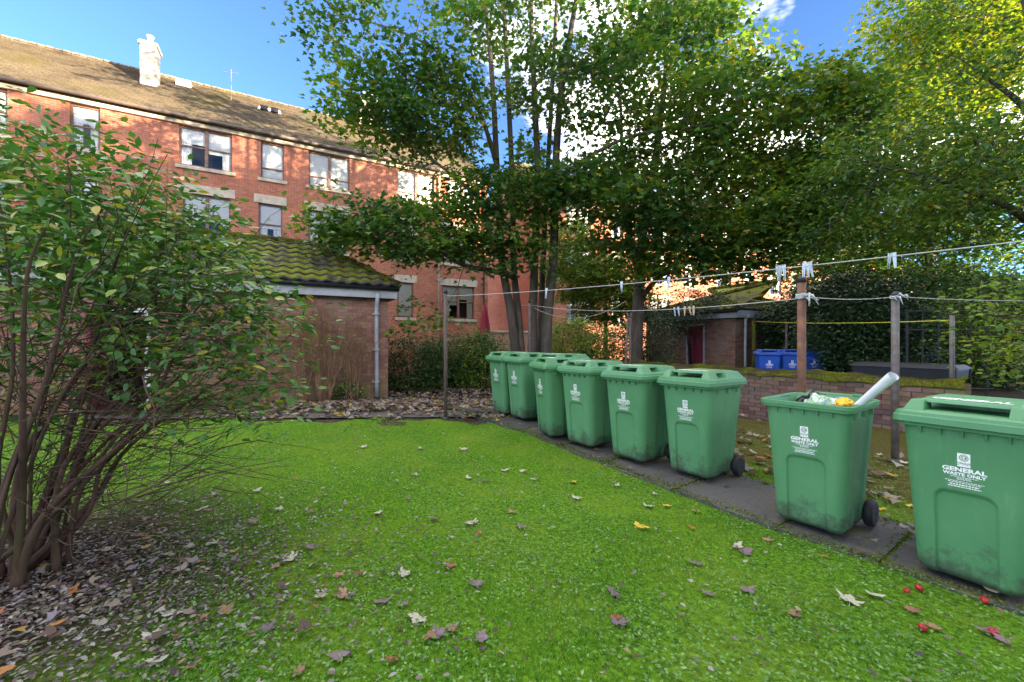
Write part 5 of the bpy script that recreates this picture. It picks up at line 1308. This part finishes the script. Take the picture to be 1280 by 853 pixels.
bush('dark bush beyond the iron railing at the far right', bpos(1250, 11.5, 1.6), (1.8, 1.2, 1.7), 180, 60, 'leaf_hedge', .09, 112, spread=.2)
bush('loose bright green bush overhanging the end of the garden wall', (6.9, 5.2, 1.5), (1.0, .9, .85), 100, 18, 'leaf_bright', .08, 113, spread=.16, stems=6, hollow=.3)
bush('small weedy plant at the foot of the grey downpipe', (SC.x - .75, SC.y - .75, .2), (.3, .25, .28), 26, 22, 'leaf_shrub', .06, 114, spread=.09, stems=4)
bush('low green plant at the foot of the outhouse wall', (SC.x - 3.4, SC.y - 2.25, .18), (.45, .25, .25), 34, 22, 'leaf_shrub', .055, 115, spread=.1, stems=4)

bush('broad dark laurel bush at the back, right of the far outhouse', bpos(1045, 16.5, 1.9), (2.4, 1.0, 2.2), 300, 90, 'leaf_hedge', .13, 116, spread=.26)
bush('broad dark laurel bush far right, behind the railing', bpos(1190, 15.5, 2.0), (3.2, 1.0, 2.3), 320, 90, 'leaf_hedge', .13, 117, spread=.28)
# far wood that closes the horizon
r_ = np.random.default_rng(77); nw = 26000
ang = r_.uniform(R(-60), R(65), nw); dist = r_.uniform(75, 95, nw); hh = 5 + 2.5 * np.sin(ang * 9) + 1.5 * np.sin(ang * 23)
pos = np.column_stack([np.sin(ang) * dist, np.cos(ang) * dist, np.abs(r_.uniform(0, 1, nw)) ** .8 * hh])
tag(link('far_wood', leaves('far_wood', pos, r_.uniform(.7, 1.5, nw), r_.normal(0, 1, (nw, 3)), r_.normal(0, 1, (nw, 3)) + np.array([0, -1, .6]), 'leaf_hedge', 'oval')), 'distant belt of green trees beyond the court', 'trees', kind='stuff')

# the big shrub on the left, in front of the outhouse
r_ = np.random.default_rng(5)
ST_ = []
bx, by = -2.98, 2.5
fan = [(.25, .5, 2.9), (.45, .8, 2.75), (.75, .65, 2.5), (1.0, .5, 2.2), (1.2, .6, 1.9), (.1, .9, 2.9), (-.3, .6, 3.1), (.55, .25, 2.55), (.85, 1.1, 2.1), (-.7, .4, 2.7), (1.05, .1, 1.7), (.2, 1.3, 2.8), (.5, -.15, 2.4), (1.3, 1.0, 1.5), (.0, .2, 3.0), (.65, .9, 2.4), (1.2, .2, 1.3), (-.1, -.1, 2.7), (.9, .8, 1.6), (.35, .4, 2.2), (1.35, .5, 1.15)]
for k, (dx, dy, h) in enumerate(fan):
    b0 = (bx + r_.uniform(-.22, .14), by + r_.uniform(-.2, .25), 0.0); q = r_.normal(0, .07, (3, 2))
    pts = [b0]
    for i_, f in enumerate((.18, .42, .72)):
        pts.append((b0[0] + dx * f ** 1.25 * .95 + q[i_, 0], b0[1] + dy * f + q[i_, 1], h * f ** .85))
    pts.append((b0[0] + dx, b0[1] + dy, h)); thick = r_.uniform(.010, .027)
    pts[-1] = tuple(pts[-2][i_] + (pts[-1][i_] - pts[-2][i_]) * .55 for i_ in range(3)); ST_.append((pts, thick, .003))
blobs = [(-3.35, 3.3, 2.3, 1.0, .85, .75, 2.6), (-2.85, 3.2, 2.1, .75, .75, .55, 2.0), (-2.3, 3.1, 1.6, .65, .65, .4, 1.3), (-2.2, 3.05, 1.15, .6, .5, .35, .6), (-3.3, 3.1, 1.55, .9, .7, .5, 1.3), (-3.6, 3.0, 1.0, .7, .6, .4, .4), (-3.75, 3.2, 2.75, .75, .6, .5, 1.6)]
tree('large straggly shrub with oval leaves and many bare stems, filling the left side', ST_, blobs, 560, 15, 'oval', 'leaf_shrub', bark='shrub_bark', spread=.12, size=.074, seed=91, cat='shrub', name='shrub', tmpl='oval', twig=.0024, tilt=.6, part='stem', seg=.16, flat=.65, minz=.5, hollow=.1, up=.1)
# a bare tangle of its dead twigs, lower down
tw = thing('shrub', 'grey-brown tangle of leafless twigs low in the big left-hand shrub', 'shrub', (bx, by, 0))
mb = MB()
for k in range(620):
    a = r_.uniform(-.35, math.pi * 1.0); s0 = r_.uniform(.05, 1.0); h0 = r_.uniform(.3, 1.9) * (.45 + .55 * min(1, s0 + .3)); l = r_.uniform(.3, .95)
    p = Vector((s0 * math.cos(a), s0 * math.sin(a), h0)); d = Vector((math.cos(a) + r_.normal(0, .5), math.sin(a) + r_.normal(0, .5), r_.normal(.35, .45))).normalized()
    pts = [p]
    for j in range(5): d = (d + Vector(r_.normal(0, .16, 3))).normalized(); pts.append(pts[-1] + d * l / 5)
    mb.tube(pts, np.linspace(r_.uniform(.0022, .005), .0012, 6), 4, caps=False)
tag(mb.build('twigs', 'shrub_bark', tw, True), kind='stuff')
# the bare reddish shrub on the outhouse wall
sb = thing('shrub', 'bare reddish-stemmed shrub growing against the outhouse wall', 'shrub', tuple(SC - Vd * 1.55 - Ud * .5))
for kx, nst, hh in ((0, 26, 2.1), (-.45, 10, 1.8), (-1.75, 10, 1.5), (.6, 9, 1.6)):
    for k in range(nst):
        b0 = Vd * (kx + r_.uniform(-.15, .15)); lean = r_.normal(0, .42)
        pts = [b0 + Vd * lean * f ** 1.3 * hh * .5 + Ud * (.2 * f) + Vector((r_.normal(0, .02), 0, hh * f * r_.uniform(.9, 1.1))) for f in np.linspace(0, 1, 6)]
        st = MB().tube(pts, np.linspace(.015, .004, 6), 5).build('stem', 'twig_bark', sb, True)
        mb = MB()
        for j in range(15):
            q = pts[1].lerp(pts[5], r_.uniform(0, .95)); d = Vd * r_.normal(0, .5) + Ud * r_.normal(-.05, .2) + Vector((0, 0, r_.uniform(.3, 1.0))); d.normalize(); l = r_.uniform(.2, .5)
            mb.tube([q, q + d * l * .5, q + d * l + Vector((0, 0, .04))], [.005, .004, .002], 4, caps=False)
        mb.build('twig', 'twig_bark', st, True)
n = 900; k = r_.uniform(-2.0, 1.0, n); hz = r_.uniform(.35, 2.1, n)
pos = np.array([tuple(Vd * a + Ud * r_.uniform(-.15, .2) + Vector((0, 0, z))) for a, z in zip(k, hz)])
tag(link('leaves', leaves('leaves', pos, r_.uniform(.03, .065, n), r_.normal(0, 1, (n, 3)), r_.normal(0, 1, (n, 3)) + np.array([0, -.5, .8]), 'leaf_yellowing', 'oval'), sb), kind='stuff')

# ------------------------------------------------------------------ grass, clover, leaf litter
def in_soil(x, y, r): 
    d = np.hypot(x + 3.3, y - 2.3); return np.clip((1.95 - d) / 1.1, 0, 1) > r.uniform(0, 1, len(x))
def pside(x, y): return (x - EDGE_A.x) * PN.x + (y - EDGE_A.y) * PN.y
def lz(x, y): return 0.012 * np.sin(x * 1.3 + 0.7) * np.cos(y * 1.1) + 0.008 * np.sin(3.1 * x - 2.0 * y) + rise_np(y)
def rise_np(y):
    a = np.clip((y - 2.8) / 4.2, 0, 1); b = np.clip((y - 8.0) / 2.4, 0, 1)
    return .165 * (a * .4 + .6 * a * a * (3 - 2 * a)) * (1 - b * b * (3 - 2 * b))
def scatter(n, y0, y1, r, bias=1.0, wide=1.0):
    y = y0 + (y1 - y0) * r.uniform(0, 1, n) ** bias; x = r.uniform(-1, 1, n) * (1.32 * np.maximum(y, 1.5) + .7) * wide; return x, y
r_ = np.random.default_rng(15)
def grass(n, y0, y1, s0, s1, tm, bias=1.0):
    x, y = scatter(n, y0, y1, r_, bias); p = pside(x, y)
    fe = 6.77 + 0.15 * np.sin(2.3 * x) + .11 * np.sin(5.1 * x + 1) + .06 * np.sin(13.7 * x) + r_.normal(0, .06, n)
    keep = ((p < .04 + .06 * np.sin(x * 9) + .07 * r_.normal(0, 1, n)) | (p > PW - .1)) & (y < fe) & ~in_soil(x, y, r_) & (p < 3.1)
    strip = p > PW - .1; keep &= ~(strip & (r_.uniform(0, 1, n) < .2 + .45 * (np.sin(x * 5.3) * np.cos(y * 4.1) > -.1)))
    keep &= (np.sin(x * 7.1 + 2 * np.sin(y * 3.0)) * np.cos(y * 6.3 + x) + r_.normal(0, .6, n)) > -.95
    x, y = x[keep], y[keep]; m = len(x)
    tall = .7 + .5 * (np.sin(x * 4.1 + 1) * np.cos(y * 3.3) + np.sin(x * 1.7 - y * 2.2)) * .5 + .2
    ax = np.column_stack([r_.normal(0, .55, m), r_.normal(0, .55, m), np.ones(m)])
    return leaves('g', np.column_stack([x, y, lz(x, y) - .003]), r_.uniform(s0, s1, m) * np.clip(tall, .45, 1.4), ax, r_.normal(0, 1, (m, 3)), 'grass_blade', tm)
g1 = grass(100000, 1.5, 3.4, .018, .042, 'blade'); g2 = grass(120000, 3.3, 8.0, .022, .048, 'tri'); g3 = grass(60000, -.9, 1.6, .02, .045, 'tri')
for g_ in (g1, g2, g3): tag(link('grass', g_), 'short bright green grass of the lawn', 'grass', kind='stuff')
def clover(n, y0, y1):
    x, y = scatter(n, y0, y1, r_); p = pside(x, y); f = np.sin(x * 2.6 + 1.3) * np.cos(y * 2.1 - .4) + .6 * np.sin(x * 6 + y * 5)
    keep = ((p < .02) | (p > PW)) & (f > -.2 + 1.1 * r_.normal(0, 1, n)) & ~in_soil(x, y, r_) & (y < 6.6) & (p < 3)
    x, y = x[keep], y[keep]; m = len(x)
    nr = np.column_stack([r_.normal(0, .4, m), r_.normal(-.1, .4, m), np.ones(m)]); a = r_.uniform(0, 2 * math.pi, m)
    return leaves('c', np.column_stack([x, y, lz(x, y) + r_.uniform(.008, .03, m)]), r_.uniform(.011, .024, m) * np.clip(1.25 - .06 * y, .8, 1.3), np.column_stack([np.cos(a), np.sin(a), r_.normal(.1, .2, m)]), nr, 'clover_leaf', 'small')
tag(link('clover', clover(150000, -.6, 6.5)), 'small clover and moss leaves spread among the grass', 'clover', kind='stuff')

def litter(name, label, n, fn, size, mat, tm, zoff=.012):
    x, y = fn(n); m = len(x); a = r_.uniform(0, 2 * math.pi, m)
    nr = np.column_stack([r_.normal(0, .35, m), r_.normal(0, .35, m), np.ones(m)])
    zz = np.where(y < 6.9, lz(x, y), rise_np(y) - .01)
    me = leaves(name, np.column_stack([x, y, zz + zoff + r_.uniform(0, .02, m)]), r_.uniform(size * .55, size * 1.4, m), np.column_stack([np.cos(a), np.sin(a), r_.normal(0, .15, m)]), nr, mat, tm)
    tag(link(name, me), label, 'leaf litter', kind='stuff')
def around(cx, cy, sx, sy, n): return r_.normal(cx, sx, n), r_.normal(cy, sy, n)
def f_shrub(n):
    x, y = around(-2.75, 2.3, .82, .6, n); k = (pside(x, y) < -.6) & (y > .9); return x[k], y[k]
litter('leaf_litter', 'carpet of small grey and brown fallen leaves beneath the left shrub', 13500, f_shrub, .029, 'litter_small', 'oval')
litter('leaf_litter', 'larger curled leaves mixed into the carpet beneath the left shrub', 240, f_shrub, .062, 'litter_leaf', 'maple', .03)
def f_lawn(n):
    x, y = scatter(n, 1.6, 6.8, r_); k = (pside(x, y) < -.05) & (r_.uniform(0, 1, n) < np.clip(.30 + .85 * np.exp(-(x + 3.0) / 1.2), 0, 1)); return x[k], y[k]
litter('leaf_litter', 'sparse small fallen leaves dotted over the left half of the lawn', 5200, f_lawn, .032, 'litter_small', 'oval', .026)
def f_back(n):
    x = r_.uniform(-5.5, 2.2, n); y = r_.uniform(6.8, 12.5, n); w = (x * Vd.x + y * Vd.y) - SC.dot(Vd); q = (x * Ud.x + y * Ud.y) - SC.dot(Ud)
    k = ~((w < .1) & (q > -.02)) & (r_.uniform(0, 1, n) < np.where(y < 7.8, .55, .9)); return x[k], y[k]
litter('leaf_litter', 'thick brown and yellow fallen leaves over the bare ground before the hedge', 6500, f_back, .10, 'litter_leaf', 'maple', .03)
def f_strip(n):
    a = r_.uniform(-2, 8.5, n); p = PW + np.abs(r_.normal(0, .9, n)) + r_.uniform(0, .5, n); x = EDGE_A.x + PD.x * a + PN.x * p; y = EDGE_A.y + PD.y * a + PN.y * p; w = x * Vd.x + y * Vd.y; k = w < GW_V - .03; return x[k], y[k]
litter('leaf_litter', 'fallen leaves on the mossy strip between bins and garden wall', 900, f_strip, .10, 'litter_leaf', 'maple', .03)
def f_path(n):
    a = r_.uniform(-1, 8, n); p = r_.uniform(0, PW, n); return EDGE_A.x + PD.x * a + PN.x * p, EDGE_A.y + PD.y * a + PN.y * p
litter('leaf_litter', 'few fallen leaves lying on the dark paving slabs', 110, f_path, .06, 'litter_leaf', 'maple', .045)
def f_roof(n): return None

# single larger leaves, each a thing
def big_leaf(mat, k):
    r = random.Random(k); lob = [(0, 1.0, .10), (52, .86, .10), (-52, .86, .10), (108, .55, .12), (-108, .55, .12)]
    pts = []
    for a0 in (-108, -52, 0, 52, 108):
        L_ = {0: 1.0, 52: .88, 108: .56}[abs(a0)] * r.uniform(.88, 1.08)
        for da, f in ((-26, .56), (-16, .80), (-9, .78), (0, 1.0), (9, .78), (16, .80)):
            a = R(a0 + da); pts.append((math.sin(a) * L_ * f, .38 + math.cos(a) * L_ * f * .62))
    pts.append((math.sin(R(140)) * .3, .38 + math.cos(R(140)) * .25)); pts.append((.012, .30)); pts.append((0.012, -.22)); pts.append((-.012, -.22)); pts.append((-.012, .30)); pts.append((-math.sin(R(140)) * .3, .38 + math.cos(R(140)) * .25))
    c1, c2 = r.uniform(-.5, .7), r.uniform(.2, .8)
    def zf(x, y): return c2 * x * x * .55 + c1 * (y - .4) ** 2 * .35 + .03 * math.sin(9 * x + k)
    vs = [(x * .55, y * .62 - .25, zf(x, y) * .6 + .01) for x, y in pts]; vs.append((0, .38 * .62 - .25, .01)); n = len(pts)
    mb = MB().add(vs, [(i, (i + 1) % n, n) for i in range(n)])
    return mb.mesh('fallen_leaf', mat)
LM = {m_: [big_leaf(m_, k + 10 * i) for k in range(3)] for i, m_ in enumerate(('fallen_pale', 'fallen_brown', 'fallen_purple', 'fallen_yellow', 'fallen_red'))}
LL = {'fallen_pale': ('pale greyish sycamore leaf lying on the lawn', 'pale fallen leaves on the lawn'), 'fallen_brown': ('light brown curled sycamore leaf lying on the lawn', 'brown fallen leaves on the lawn'),
      'fallen_purple': ('dull purple-grey sycamore leaf lying on the lawn', 'purple-grey fallen leaves on the lawn'), 'fallen_yellow': ('yellow sycamore leaf lying by the paving slabs', 'yellow fallen leaves by the path'), 'fallen_red': ('small reddish leaf lying on the lawn', 'reddish fallen leaves on the lawn')}
spots = {'fallen_pale': [(404, 746), (503, 721), (523, 777), (474, 646), (525, 561), (520, 597), (591, 655), (1062, 757), (1092, 749), (920, 684), (270, 685), (365, 704), (200, 828), (190, 802), (215, 775), (210, 605), (270, 620), (585, 600), (655, 590), (745, 574), (820, 620), (580, 564), (455, 560), (770, 610), (810, 635), (668, 600), (632, 590), (350, 640), (320, 615), (720, 625), (250, 640), (1100, 570), (1130, 580), (930, 520), (965, 560), (1095, 620)],
         'fallen_brown': [(251, 779), (280, 770), (424, 721), (430, 745), (345, 715), (960, 678), (1165, 790), (1140, 770), (535, 800), (568, 790), (240, 835), (375, 845), (990, 770), (870, 640), (560, 710), (640, 640)],
         'fallen_purple': [(336, 790), (652, 661), (599, 803), (546, 800), (478, 756), (885, 743), (775, 781), (424, 823), (512, 627), (606, 602), (385, 690), (545, 650), (595, 735), (505, 760), (930, 690), (935, 740), (1230, 792), (1255, 805), (1015, 655), (130, 740), (170, 690), (205, 720), (160, 630), (770, 743), (870, 705)],
         'fallen_yellow': [(944, 624), (975, 630), (833, 634), (715, 604), (800, 660), (1100, 640), (1137, 635)],
         'fallen_red': [(600, 667), (567, 710), (770, 772), (492, 830), (185, 606), (370, 600), (1030, 700), (450, 720), (865, 660)]}
rs = random.Random(12)
for m_, lst in spots.items():
    for (px_, py_) in lst:
        g = ground(px_, py_); ob = link('fallen_leaf', LM[m_][rs.randrange(3)]); s = {'fallen_pale': .15, 'fallen_brown': .125, 'fallen_purple': .125, 'fallen_yellow': .15, 'fallen_red': .085}[m_] * rs.uniform(.75, 1.25)
        if py_ < 640: s *= .85
        ob.location = (g.x, g.y, lawn_z(g.x, g.y) + .018); ob.scale = (s, s, s)
        ob.rotation_euler = (R(rs.uniform(-11, 11)), R(rs.uniform(-11, 11)), rs.uniform(0, 6.28)); 
        pp = path_side(g.x, g.y)
        where = 'on the mossy strip by the garden wall' if pp > PW else ('on or beside the paving slabs' if pp > -.25 else ('among the leaf litter near the left shrub' if math.hypot(g.x + 3.0, g.y - 2.4) < 1.75 else ('on the lawn towards the outhouse' if g.y > 4.4 else ('on the open lawn near the crab apples' if g.x > 1.6 else 'on the open middle of the lawn'))))
        what = LL[m_][0].split(' lying')[0]
        tag(ob, what + ' ' + where, 'leaf', LL[m_][1].split(' fallen')[0] + ' leaves ' + where)

# windfall crab apples by the last bin
AP = [((1135, 742), 'red crab apple on the grass, left one of the close pair', .030), ((1149, 739), 'red crab apple on the grass, right one of the close pair', .034), ((1228, 751), 'red crab apple touching the foot of the last bin', .036), ((1151, 788), 'red crab apple beside a pale curled leaf on the lawn', .033), ((1240, 793), 'red crab apple beside two dark leaves on the lawn', .032)]
for (px_, py_), lab, s in AP:
    g = ground(px_, py_ + 4)
    t = thing('crab_apple', lab, 'apple', (g.x, g.y, lawn_z(g.x, g.y) + .004), rs.uniform(0, 6))
    ob = MB().lathe([(.001, .004), (.012, .0), (.026, .010), (.031, .028), (.029, .044), (.018, .055), (.008, .053), (.001, .047)], 18).build('fruit', 'apple_red', t, True); ob.scale = (s / .054 * rs.uniform(.9, 1.1), s / .054, s / .054 * rs.uniform(.8, 1.0)); ob.rotation_euler = (R(rs.uniform(-40, 40)), R(rs.uniform(-40, 40)), 0); ob.location.z = .006
    st = MB().tube([(0, 0, .046), (.004, 0, .062), (.01, 0, .07)], .0022, 6).build('stalk', 'apple_stalk', ob, True)
